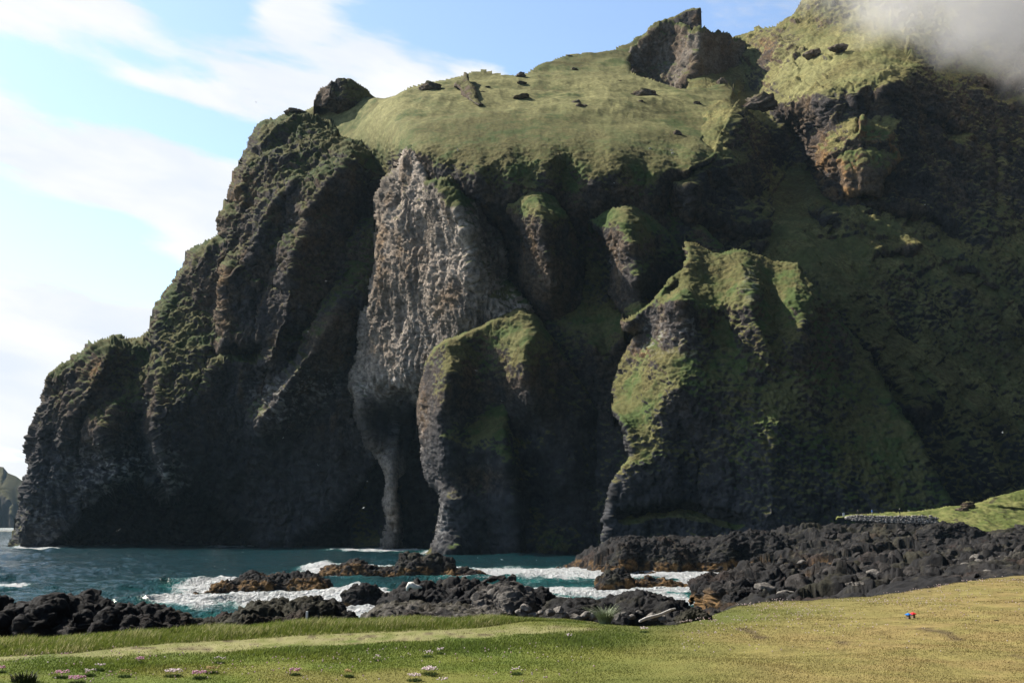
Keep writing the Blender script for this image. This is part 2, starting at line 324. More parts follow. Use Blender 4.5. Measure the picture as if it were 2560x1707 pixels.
# --- left headland with its sea caves
relief('headland',
  [(12, 1410), (30, 1368), (42, 1318), (55, 1270), (62, 1220), (70, 1170), (78, 1110), (84, 1075), (100, 1040), (110, 1005), (118, 960), (125, 940), (160, 918),
   (185, 912), (200, 900), (212, 895), (235, 867), (265, 856), (292, 852), (297, 847), (302, 853), (330, 855), (372, 852), (386, 832), (388, 812), (396, 775), (420, 745), (440, 720),
   (452, 705), (455, 690), (480, 650), (490, 633), (510, 620), (545, 600), (558, 594), (563, 568), (555, 550), (565, 530), (588, 507), (583, 495), (585, 480),
   (600, 440), (612, 408), (625, 380), (640, 345), (655, 316), (700, 299), (727, 277), (750, 279), (775, 296), (800, 306), (847, 320), (862, 342), (885, 362), (928, 388),
   (985, 432), (1010, 520), (1060, 800), (1120, 1100), (1140, 1410)],
  [(40, 1368, 580), (150, 1360, 570), (300, 1360, 582), (500, 1360, 580), (700, 1360, 572), (850, 1360, 563), (960, 1360, 562), (1100, 1360, 548),
   (100, 1100, 582), (250, 1100, 572), (400, 1100, 566), (600, 1100, 564), (800, 1100, 555), (950, 1100, 550), (1100, 1100, 544),
   (150, 940, 590), (250, 900, 584), (370, 870, 606), (430, 850, 600), (480, 880, 585), (540, 800, 598), (430, 930, 579), (600, 850, 578), (700, 850, 570), (850, 850, 553), (960, 850, 546),
   (450, 720, 618), (540, 700, 602), (650, 700, 582), (800, 700, 564), (960, 700, 552), (570, 560, 606), (700, 550, 588), (850, 550, 572), (960, 550, 564),
   (620, 400, 618), (720, 400, 596), (860, 400, 584), (960, 430, 582), (660, 320, 640), (750, 295, 638), (850, 335, 612)],
  [([(588, 655, 14), (570, 675, 28), (564, 760, 28), (572, 850, 23), (545, 900, 10)], 12, 170, 1.0),
   ([(770, 440, 7), (740, 465, 19), (705, 492, 21), (675, 530, 21), (650, 600, 16), (640, 660, 7)], 42, 75, 1.0),
   ([(885, 372, 10), (875, 400, 24), (837, 447, 28), (795, 492, 30), (770, 530, 32), (760, 600, 32), (735, 640, 32), (725, 715, 32), (716, 772, 30), (697, 825, 26), (680, 900, 18)], 48, 115, 1.0),
   ([(855, 752, 18), (830, 805, 26), (790, 870, 24), (750, 920, 23), (700, 1000, 21), (655, 1055, 19), (640, 1120, 4)], 34, 90, 1.0),
   ([(270, 850, 7), (262, 900, 16), (232, 960, 16), (200, 1020, 14), (180, 1090, 5)], 40, 60, 1.2),
   ([(400, 900, 10), (398, 1000, 21), (385, 1085, 26), (410, 1147, 26), (420, 1185, 23), (434, 1220, 10)], 26, 170, 1.0),
   ([(300, 1010, 9), (260, 1080, 18), (290, 1180, 16), (230, 1220, 10)], 60, 70, 1.1),
   ([(545, 888, -10), (600, 886, -21), (662, 878, -21)], 20, 26, .7), ([(720, 835, -9), (760, 835, -14), (775, 815, -10)], 18, 18, .8), ([(720, 920, -10), (728, 880, -12), (745, 905, -6)], 12, 12, .8),
   ],
  extra=lambda X, Y, Xw, Yw: sum(dp * sstep(poly_sd(pl, Xw, Yw), -3, 9) for pl, dp in CAVES),
  step=1.5, wrap=(26, 42), rough=crag_rough(.95),
  paint=cliff_paint(BROWN * .9, BASALT, OLIVE * .8, LUSH * .85, .36, .52,
                    marks=[(640, 520, 170, 230, .07), (470, 850, 90, 60, .22), (430, 760, 60, 90, .13), (520, 640, 40, 50, .1), (700, 290, 80, 20, .3), (640, 430, 60, 60, .08), (600, 970, 200, 60, .06), (300, 1200, 300, 110, -.35), (650, 1220, 400, 150, -.5), (630, 790, 70, 110, -.25), (930, 600, 60, 220, .22), (800, 330, 80, 30, .12)],
                    white=[(260, 1190, 110, 60, .6), (430, 1180, 30, 60, .9), (330, 1160, 50, 40, .8), (700, 980, 90, 40, .5), (800, 960, 60, 60, .5), (700, 1040, 60, 40, .35), (120, 1300, 60, 80, .3)],
                    ochre=[(568, 700, 14, 60, .7), (235, 930, 25, 40, .7), (620, 480, 30, 50, .6), (250, 1050, 60, 60, .2)]),
  label='craggy dark headland with sea caves at its foot, left end of the mountain', cat='headland')

# --- the head with the hanging trunk
def head_rough(p, n, mz, X, Y):
    low = sstep(Y + 30 * fbm(p, 12, 2, off=44.), 925, 985) * sstep(X, 1010, 960) * sstep(Y, 1120, 1060)
    q = p.copy(); q[:, 0] += 8 * fbm(p, 34, 2, off=2.) + .10 * p[:, 2]; q[:, 2] += 5 * fbm(p, 26, 2, off=7.)
    r = 3.8 * ridged(q, 30, 2, .5, (1, 1, 2.2), 6.) + 1.6 * ridged(q, 12, 2, .5, (1, 1, 3.2))
    col = 1.5 * ridged(q, 3.2, 2, .55, (1, 1, 8.), 3.) + .75 * ridged(q, 1.5, 2, .5, (1, 1, 5.), 8.)
    band = 1.0 * ridged(p, 2.6, 2, .5, (5., 5., 1), 3.) + .5 * ridged(p, 1.3, 2, .5, (4., 4., 1.), 5.)
    f1, f2, c = worley(q, 3.0, (1, 1, 3.2)); bl = .7 * (c - .5) - .7 * sstep(.2 - (f2 - f1), 0, .2)
    g1, g2, c2 = worley(p, 11, (1, 1, 1.6), 4.); hole = -2.4 * sstep(.34 - g1, 0, .3) * sstep(fbm(p, 30, 2), -.2, .3)
    t = p[:, 2] / 9 + 1.2 * fbm(p, 24, 2, off=70.) + 20; t = t - np.floor(t)
    return (r + lerp1(col + bl, band, low) + hole + .35 * fbm(p, 1.2, 2) + .8 * (sstep(t, 0, .2) - t) - 1.2) * (1 - .35 * sstep(Y, 1120, 1200))
relief('elephant_head_cliff',
  [(1030, 373), (1014, 396), (998, 425), (983, 440), (968, 457), (955, 486), (950, 515), (945, 535), (943, 600), (937, 620), (940, 660), (930, 712), (928, 770), (912, 795), (905, 830), (908, 862),
   (902, 900), (888, 935), (880, 966), (893, 993), (900, 1047), (913, 1080), (926, 1116), (950, 1145), (959, 1163), (966, 1185), (966, 1216), (961, 1250), (965, 1283), (965, 1326), (957, 1366), (948, 1400),
   (1008, 1400), (999, 1366), (1000, 1316), (994, 1266), (988, 1215), (990, 1195), (1008, 1180), (1020, 1116), (1026, 1083), (1020, 1040), (1030, 1008), (1100, 1000), (1200, 950), (1330, 850), (1320, 770), (1290, 735), (1266, 700), (1260, 660),
   (1251, 610), (1241, 565), (1228, 535), (1200, 507), (1163, 470), (1140, 456), (1110, 452), (1074, 458), (1064, 425), (1050, 382)],
  [(945, 560, 526), (985, 445, 514), (1030, 385, 497), (905, 850, 530), (885, 962, 532), (1000, 560, 498), (1050, 480, 490), (1060, 560, 489), (1085, 640, 482), (1000, 700, 499), (1060, 750, 488), (960, 800, 514), (1000, 850, 498), (1050, 850, 491), (1095, 900, 478),
   (950, 950, 516), (1020, 950, 496), (1055, 965, 494), (1100, 470, 472), (1130, 520, 462), (1165, 590, 461), (1190, 690, 458), (1240, 620, 472), (1262, 690, 472), (1150, 780, 460), (1250, 770, 456), (1230, 560, 476), (1160, 475, 474), (1200, 880, 460),
   (895, 1005, 520), (905, 1050, 520), (918, 1090, 522), (940, 1120, 524), (935, 1050, 524), (1000, 1040, 532), (965, 1100, 526), (1010, 1100, 538), (968, 1200, 522), (985, 1200, 520), (975, 1300, 519), (960, 1366, 522), (999, 1366, 521), (980, 1366, 517)],
  [([(985, 1020, 0), (985, 1060, 4), (985, 1120, 5), (978, 1190, 4), (980, 1280, 3)], 18, 14, 1.0),
   ([(1095, 470, 2), (1135, 500, 5), (1165, 580, 7), (1185, 680, 6), (1200, 730, 3)], 50, 40, 1.0)],
  wrap=(9, 24), warp=(4, 2), rough=head_rough,
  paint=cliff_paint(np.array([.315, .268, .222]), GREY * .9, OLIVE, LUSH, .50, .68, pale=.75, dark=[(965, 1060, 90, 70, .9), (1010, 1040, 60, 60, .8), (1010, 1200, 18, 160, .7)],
                    marks=[(1130, 490, 75, 40, .5), (1200, 600, 60, 100, .16), (1210, 720, 60, 60, .12), (920, 920, 50, 60, .06), (960, 800, 40, 60, .05), (970, 1200, 90, 160, -.3), (1000, 960, 80, 30, -.1)],
                    white=[(1065, 860, 50, 80, .5), (1015, 955, 60, 36, .85), (920, 975, 40, 25, .4), (985, 1100, 10, 70, .35)],
                    ochre=[(960, 650, 25, 120, .45), (1040, 640, 50, 120, .28), (1110, 760, 20, 50, .4), (945, 870, 30, 40, .35)]),
  label='pale columnar basalt face like an elephant head with a thin trunk reaching the water')

# --- the ear and front leg
relief('elephant_leg_cliff',
  [(1060, 1410), (1066, 1384), (1083, 1363), (1096, 1336), (1104, 1293), (1107, 1250), (1104, 1233), (1093, 1221), (1080, 1210), (1066, 1190), (1058, 1153), (1053, 1100), (1050, 1043), (1047, 1020), (1053, 980), (1061, 943),
   (1068, 917), (1076, 895), (1092, 868), (1107, 852), (1137, 843), (1177, 827), (1233, 797), (1293, 768), (1313, 770), (1347, 788), (1363, 813), (1383, 840), (1407, 877), (1433, 927), (1460, 967), (1477, 1000), (1493, 1030),
   (1505, 1060), (1520, 1150), (1530, 1250), (1530, 1410)],
  [(1050, 1040, 458), (1062, 945, 459), (1075, 900, 459), (1115, 860, 447), (1137, 852, 444), (1177, 837, 447), (1233, 807, 446), (1293, 778, 441), (1320, 785, 439), (1125, 930, 438), (1113, 976, 437), (1104, 1020, 437), (1098, 1100, 438), (1055, 1110, 457), (1070, 1180, 452),
   (1109, 1150, 436), (1160, 1000, 441), (1200, 1050, 447), (1190, 940, 446), (1250, 1000, 446), (1200, 885, 449), (1260, 900, 442), (1330, 835, 434), (1313, 862, 431), (1305, 905, 429), (1315, 945, 429), (1335, 1010, 432), (1400, 950, 441), (1450, 1050, 442), (1365, 820, 444), (1500, 1060, 450),
   (1262, 1090, 437), (1300, 1090, 450), (1275, 1160, 436), (1310, 1160, 451), (1288, 1250, 437), (1325, 1250, 451), (1350, 1120, 441), (1400, 1200, 439), (1480, 1200, 447),
   (1070, 1384, 444), (1105, 1300, 438), (1112, 1230, 438), (1125, 1384, 428), (1125, 1250, 431), (1200, 1384, 437), (1200, 1200, 440), (1300, 1384, 438), (1400, 1384, 438), (1510, 1384, 446)],
  [([(1115, 855, 2), (1132, 905, 7), (1122, 940, 8), (1112, 985, 8), (1102, 1030, 7), (1098, 1100, 6), (1108, 1160, 5)], 40, 60, 1.0),
   ([(1330, 800, 2), (1332, 835, 5), (1312, 865, 8), (1306, 905, 9), (1314, 945, 9), (1334, 1012, 6), (1345, 1060, 0)], 60, 75, 1.0),
   ([(1258, 1010, 0), (1262, 1085, 7), (1275, 1155, 9), (1290, 1250, 9), (1296, 1360, 8)], 70, 14, 1.0)],
  wrap=(9, 26), warp=(4, 1.6), rough=lambda p, n, mz, X, Y: slope_rough(.35, .45)(p, n, mz, X, Y) + .5 * ridged(p, 1.6, 2, .5, (1, 1, 2.4)) * sstep(Y, 1000, 1100),
  paint=cliff_paint(BROWN * 1.15, BASALT, OLIVE * 1.1, LUSH * 1.15, .16, .40, heath=.75,
                    marks=[(1200, 840, 130, 60, .35), (1290, 900, 40, 90, .3), (1110, 960, 40, 90, .1), (1200, 1280, 260, 90, -.5), (1070, 1080, 26, 150, -.4), (1100, 1330, 30, 60, -.4)],
                    white=[(1060, 1110, 18, 110, .35), (1108, 1300, 20, 70, .5)], ochre=[(1190, 1200, 60, 30, .35), (1060, 1040, 14, 60, .35), (1190, 960, 90, 60, .12)]),
  label='grassy rock buttress like an elephant ear and front leg standing in the water')

# --- big buttress right of the bay
relief('grassy_buttress',
  [(1505, 1430), (1522, 1250), (1548, 1180), (1578, 1138), (1572, 1105), (1566, 1078), (1556, 1053), (1538, 1020), (1541, 975), (1546, 955), (1553, 915), (1568, 890), (1584, 865), (1600, 835), (1562, 822), (1560, 800), (1610, 765), (1640, 735), (1665, 705), (1715, 668), (1722, 640), (1713, 602), (1730, 607), (1760, 622),
   (1800, 632), (1840, 622), (1890, 634), (1935, 646), (1995, 655), (2012, 680), (2035, 700), (2060, 735), (2092, 790), (2123, 833), (2160, 880), (2195, 945), (2226, 1000), (2262, 1050), (2293, 1100), (2330, 1180), (2370, 1260), (2390, 1430)],
  [(1715, 605, 426), (1760, 625, 423), (1840, 626, 421), (1935, 650, 417), (1995, 660, 414), (1725, 650, 410), (1670, 715, 406), (1620, 770, 403), (1570, 815, 401), (1697, 740, 383), (1750, 720, 400), (1680, 720, 410), (1620, 815, 404), (1584, 868, 410), (1553, 918, 416), (1541, 985, 412), (1556, 1050, 378), (1582, 1128, 370),
   (1650, 900, 382), (1690, 960, 368), (1600, 960, 394), (1650, 1010, 371), (1610, 1060, 374), (1720, 820, 382), (1760, 900, 377), (1800, 800, 390), (1850, 660, 411), (1870, 710, 396), (1875, 770, 388), (1900, 860, 379), (1920, 700, 406), (1940, 780, 390), (1990, 700, 404), (1992, 745, 394), (2002, 800, 387), (1995, 860, 380),
   (2060, 800, 396), (2060, 900, 384), (2120, 900, 390), (2150, 1000, 380), (2250, 1100, 370), (2000, 1000, 368), (1800, 1050, 368), (1700, 1100, 369), (1600, 1150, 366), (1560, 1250, 364), (1540, 1380, 363), (1650, 1300, 366), (1800, 1250, 362), (2000, 1250, 358), (2150, 1250, 358), (2350, 1300, 356), (1800, 1400, 360), (2200, 1400, 356)],
  [([(1697, 735, 5), (1718, 800, 6), (1735, 860, 4), (1750, 950, 0)], 120, 46, 1.0),
   ([(1845, 650, 3), (1872, 705, 8), (1876, 770, 8), (1895, 830, 7), (1920, 890, 4)], 60, 50, 1.0),
   ([(1992, 660, 2), (1990, 740, 7), (2004, 800, 7), (1996, 860, 5), (2010, 960, 0)], 50, 120, 1.0),
   ([(1690, 1030, -2), (1740, 1130, -5), (1750, 1250, -5)], 60, 60, 1.0), ([(1900, 960, 0), (1930, 1100, 5), (1930, 1300, 6)], 90, 120, 1.0),
   ([(1560, 1290, -6), (1700, 1268, -9), (1850, 1300, -5)], 18, 26, .8)],
  wrap=(8, 14), warp=(6.5, 1.6), rough=lambda p, n, mz, X, Y: slope_rough(.6, .5)(p, n, mz, X, Y) + .2 * tuft(p),
  paint=cliff_paint(BROWN, BASALT, OLIVE * 1.05, LUSH * 1.2, .13, .38, heath=.65,
                    marks=[(1640, 830, 70, 50, -.28), (1700, 780, 30, 40, -.2), (1640, 960, 120, 60, .25), (1800, 680, 160, 60, .3), (1880, 740, 30, 60, -.1), (1600, 1240, 200, 130, -.3), (1900, 1290, 300, 90, -.2), (2080, 830, 50, 120, -.15)],
                    white=[(1640, 840, 50, 40, .6), (1725, 830, 20, 60, .5), (1876, 710, 12, 40, .5)], ochre=[(1610, 880, 22, 18, .9), (2040, 950, 50, 60, .3)]),
  label='big grassy buttress with a pointed spur, right of the sea bay')

# --- grassed dome with the bowl beneath it
def dome_d(px, py, m=.70):
    ze = W(1200, 360, 478)[2]; k = (W(px, py, 1.)[2] - CAMZ); return (ze - CAMZ - m * 478) / (k - m) + .09 * np.maximum(np.asarray(px) - 1450, 0) + .2 * np.maximum(1120 - np.asarray(px), 0)
dome_pts = [(x, y, dome_d(x, y)) for x, y in [(1000, 245), (1060, 215), (1150, 200), (1210, 182), (1300, 190), (1380, 160), (1440, 148), (1500, 135), (1560, 118), (1630, 78),
            (1000, 300), (1100, 270), (1200, 270), (1300, 260), (1400, 230), (1500, 200), (1580, 195), (1650, 208), (1700, 222), (1800, 215), (1100, 330), (1200, 330), (1300, 330), (1400, 310), (1500, 290), (1600, 290), (1700, 290), (1780, 290), (1480, 350), (1540, 395), (1600, 400), (1660, 412), (1720, 420), (1700, 370), (1780, 378), (1790, 330), (1740, 345)]]
relief('grass_dome',
  [(640, 345), (700, 300), (745, 284), (790, 262), (830, 246), (880, 240), (925, 245), (962, 245), (992, 237), (1020, 216), (1065, 204), (1100, 198), (1143, 190), (1180, 180), (1210, 176), (1247, 181), (1297, 184), (1330, 175), (1383, 153), (1420, 140), (1445, 143), (1500, 130), (1560, 112), (1600, 90), (1640, 68), (1650, 84), (1612, 106), (1578, 140), (1566, 160),
   (1578, 178), (1602, 188), (1650, 201), (1700, 218), (1760, 213), (1812, 203), (1838, 225), (1826, 262), (1800, 292), (1778, 315), (1757, 347), (1785, 371), (1806, 379), (1788, 396), (1765, 412), (1730, 424), (1722, 450), (1716, 500), (1745, 545), (1800, 600), (1860, 700), (1800, 800), (1640, 1000), (1600, 1420), (880, 1420), (880, 520), (800, 440), (700, 380)],
  dome_pts + [(700, 320, 675), (745, 290, 675), (800, 300, 660), (830, 250, 675), (880, 350, 614), (925, 250, 640), (930, 330, 590), (930, 400, 584), (960, 300, 576), (960, 440, 570), (985, 425, 550), (1010, 385, 516), (1020, 340, 514), (1045, 360, 494), (1040, 380, 488), (1120, 370, 478), (1190, 366, 477), (1255, 384, 465), (1290, 376, 469), (1335, 370, 472), (1385, 388, 464), (1437, 364, 475),
   (1090, 420, 474), (1150, 430, 467), (1250, 440, 461), (1350, 430, 463), (1440, 440, 463), (1520, 450, 459), (1600, 470, 460), (1200, 500, 470), (1300, 560, 467), (1400, 560, 470), (1480, 560, 470), (1620, 560, 465), (1270, 640, 480), (1340, 700, 472), (1440, 680, 468), (1480, 760, 460), (1620, 640, 460), (1700, 640, 462), (1700, 480, 470), (1700, 540, 467),
   (1400, 800, 460), (1480, 850, 450), (1440, 920, 450), (1520, 950, 446), (1500, 1050, 448), (1400, 1100, 458), (1300, 900, 474), (1500, 1250, 446), (1500, 1400, 444), (1100, 1000, 545), (1050, 1200, 565), (1000, 1400, 570), (1200, 1200, 500), (1300, 1300, 470), (900, 900, 585), (920, 600, 588), (940, 480, 578), (1100, 700, 515), (1200, 650, 496),
   (1800, 480, 468), (1800, 560, 462), (1900, 600, 462)],
  [([(1478, 835, 5), (1488, 870, 10), (1500, 900, 3)], 30, 30, 1.0), ([(1640, 760, 6), (1560, 840, 10), (1520, 900, 6)], 60, 60, 1.0),
   ([(1420, 285, 0), (1473, 255, 5), (1533, 217, 9), (1590, 188, 12), (1700, 217, 12), (1800, 212, 10)], 50, 130, 1.0),
      ([(1380, 380, -2), (1420, 420, -5), (1470, 500, -4), (1490, 650, -4)], 50, 40, 1.0)],
  wrap=(7, 14), warp=(4, 1.5), extra=lambda X, Y, Xw, Yw: 13 * sstep(Y, 320, 410) * sstep(Y, 640, 480) * fbm(np.stack([Xw.ravel() / 120, Yw.ravel() / 300, 0 * Xw.ravel()], -1), 1., 2).reshape(X.shape),
  rough=lambda p, n, mz, X, Y: lerp1(1., .13, sstep(Y, 400, 310)) * slope_rough(.5, .5)(p, n, mz, X, Y) + (2.6 * fbm(p, 48, 3, .45, (1.3, .8, 1), off=3.) + .8 * ridged(p, 26, 2, .5, (.6, 1.6, 1.6), 6.)) * sstep(Y, 350, 270),
  paint=cliff_paint(BROWN * .95, BASALT, OLIVE, LUSH * 1.1, .20, .42, heath=.6, streak=.16, dry=[(1120, 225, 420, 60, 1.0), (1600, 255, 230, 95, .9), (880, 310, 200, 80, .7)],
                    marks=[(1250, 350, 260, 30, .35), (1260, 425, 300, 60, .26), (1500, 440, 160, 50, .2), (955, 385, 45, 75, .7), (1580, 500, 80, 90, .2), (1400, 700, 160, 260, .15), (1350, 440, 60, 25, -.15), (1170, 425, 50, 20, -.2), (1300, 500, 50, 40, .25), (1520, 540, 50, 40, .3), (1545, 640, 30, 70, -.2), (1560, 470, 160, 40, -.12)] + [(x, 250, 200, 110, .5) for x in (900, 1150, 1400, 1600)],
                    white=[(1540, 660, 20, 50, .4)]),
  label='green grass dome with a steep bowl under its rim, middle of the mountain', cat='hillside')

# --- two grassed ribs standing in the bowl
RIB = dict(wrap=(7, 10), warp=(4, 1.6), rough=lambda p, n, mz, X, Y: slope_rough(.55, .5)(p, n, mz, X, Y), thick=35)
relief('grassy_rib', [(1272, 530), (1277, 513), (1300, 500), (1306, 490), (1335, 474), (1362, 478), (1386, 491), (1401, 512), (1424, 560), (1452, 620), (1462, 690), (1448, 770), (1410, 860), (1360, 870), (1318, 800), (1303, 730), (1302, 650), (1312, 590), (1300, 568), (1285, 550)],
  [(1274, 530, 459), (1300, 568, 454), (1308, 640, 462), (1306, 740, 472), (1340, 496, 447), (1352, 520, 439), (1364, 570, 434), (1372, 640, 439), (1380, 720, 443), (1402, 520, 450), (1430, 600, 458), (1445, 700, 460), (1400, 850, 470), (1335, 478, 453), (1385, 494, 456), (1340, 850, 470)],
  [([(1342, 490, 1), (1352, 530, 4), (1366, 600, 4), (1376, 700, 3)], 40, 36, 1.)], paint=cliff_paint(BROWN, BASALT, OLIVE * 1.15, LUSH * 1.3, .14, .40, heath=.5, marks=[(1335, 510, 70, 50, .4), (1325, 660, 26, 90, -.12)]),
  label='narrow grass topped rib in the bowl, left of the two', **RIB)
relief('grassy_rib', [(1478, 556), (1482, 546), (1502, 530), (1530, 519), (1556, 513), (1592, 521), (1626, 540), (1652, 560), (1692, 610), (1738, 650), (1752, 690), (1740, 760), (1660, 850), (1590, 860), (1566, 830), (1568, 800), (1562, 780), (1549, 769), (1536, 752), (1523, 733), (1530, 706), (1532, 680), (1527, 642), (1515, 612), (1502, 588), (1490, 574)],
  [(1480, 550, 451), (1502, 590, 445), (1528, 650, 441), (1526, 733, 446), (1552, 772, 440), (1555, 528, 441), (1572, 550, 432), (1582, 610, 423), (1592, 700, 420), (1606, 790, 425), (1600, 560, 440), (1640, 620, 443), (1700, 640, 450), (1650, 700, 440), (1640, 780, 440), (1740, 690, 451), (1560, 518, 445), (1600, 528, 449), (1620, 850, 434)],
  [([(1562, 522, 1), (1574, 550, 4), (1584, 610, 5), (1594, 700, 4), (1606, 800, 3)], 46, 50, 1.)], paint=cliff_paint(BROWN * 1.2, BASALT, OLIVE * 1.15, LUSH * 1.3, .14, .40, heath=.5, marks=[(1560, 540, 90, 40, .4), (1535, 650, 24, 80, -.5), (1600, 800, 60, 60, .4)], white=[(1535, 650, 20, 60, .45)], pale=.6),
  label='broader grass topped rib with a pale rocky left edge, right of the two', **RIB)
# --- summit crag behind the dome
relief('summit_crag',
  [(1545, 165), (1580, 120), (1612, 98), (1640, 68), (1660, 62), (1700, 66), (1735, 78), (1746, 76), (1753, 80), (1764, 86), (1784, 88), (1810, 90), (1850, 100), (1900, 150), (1930, 230), (1900, 300), (1700, 280), (1560, 230)],
  [(1560, 165, 740), (1580, 200, 735), (1600, 140, 745), (1640, 180, 742), (1660, 110, 745), (1640, 75, 748), (1676, 150, 740), (1672, 200, 730), (1700, 90, 735), (1745, 85, 708), (1740, 150, 704), (1720, 200, 704), (1765, 100, 712), (1765, 200, 712), (1800, 100, 740), (1800, 200, 735), (1850, 120, 765), (1860, 200, 755), (1900, 200, 770)],
  [([(1745, 80, 4), (1750, 120, 8), (1740, 200, 8)], 50, 24, 1.0)],
  wrap=(5, 14), warp=(4, 2), rough=crag_rough(.9), paint=cliff_paint(GREY * .95, BROWN, OLIVE, LUSH, .40, .58, marks=[(1700, 80, 60, 18, .15), (1625, 160, 50, 60, -.05), (1650, 90, 30, 20, .3)], wet=False),
  label='pale rocky crag at the summit with a dark hollow on its left', cat='crag')
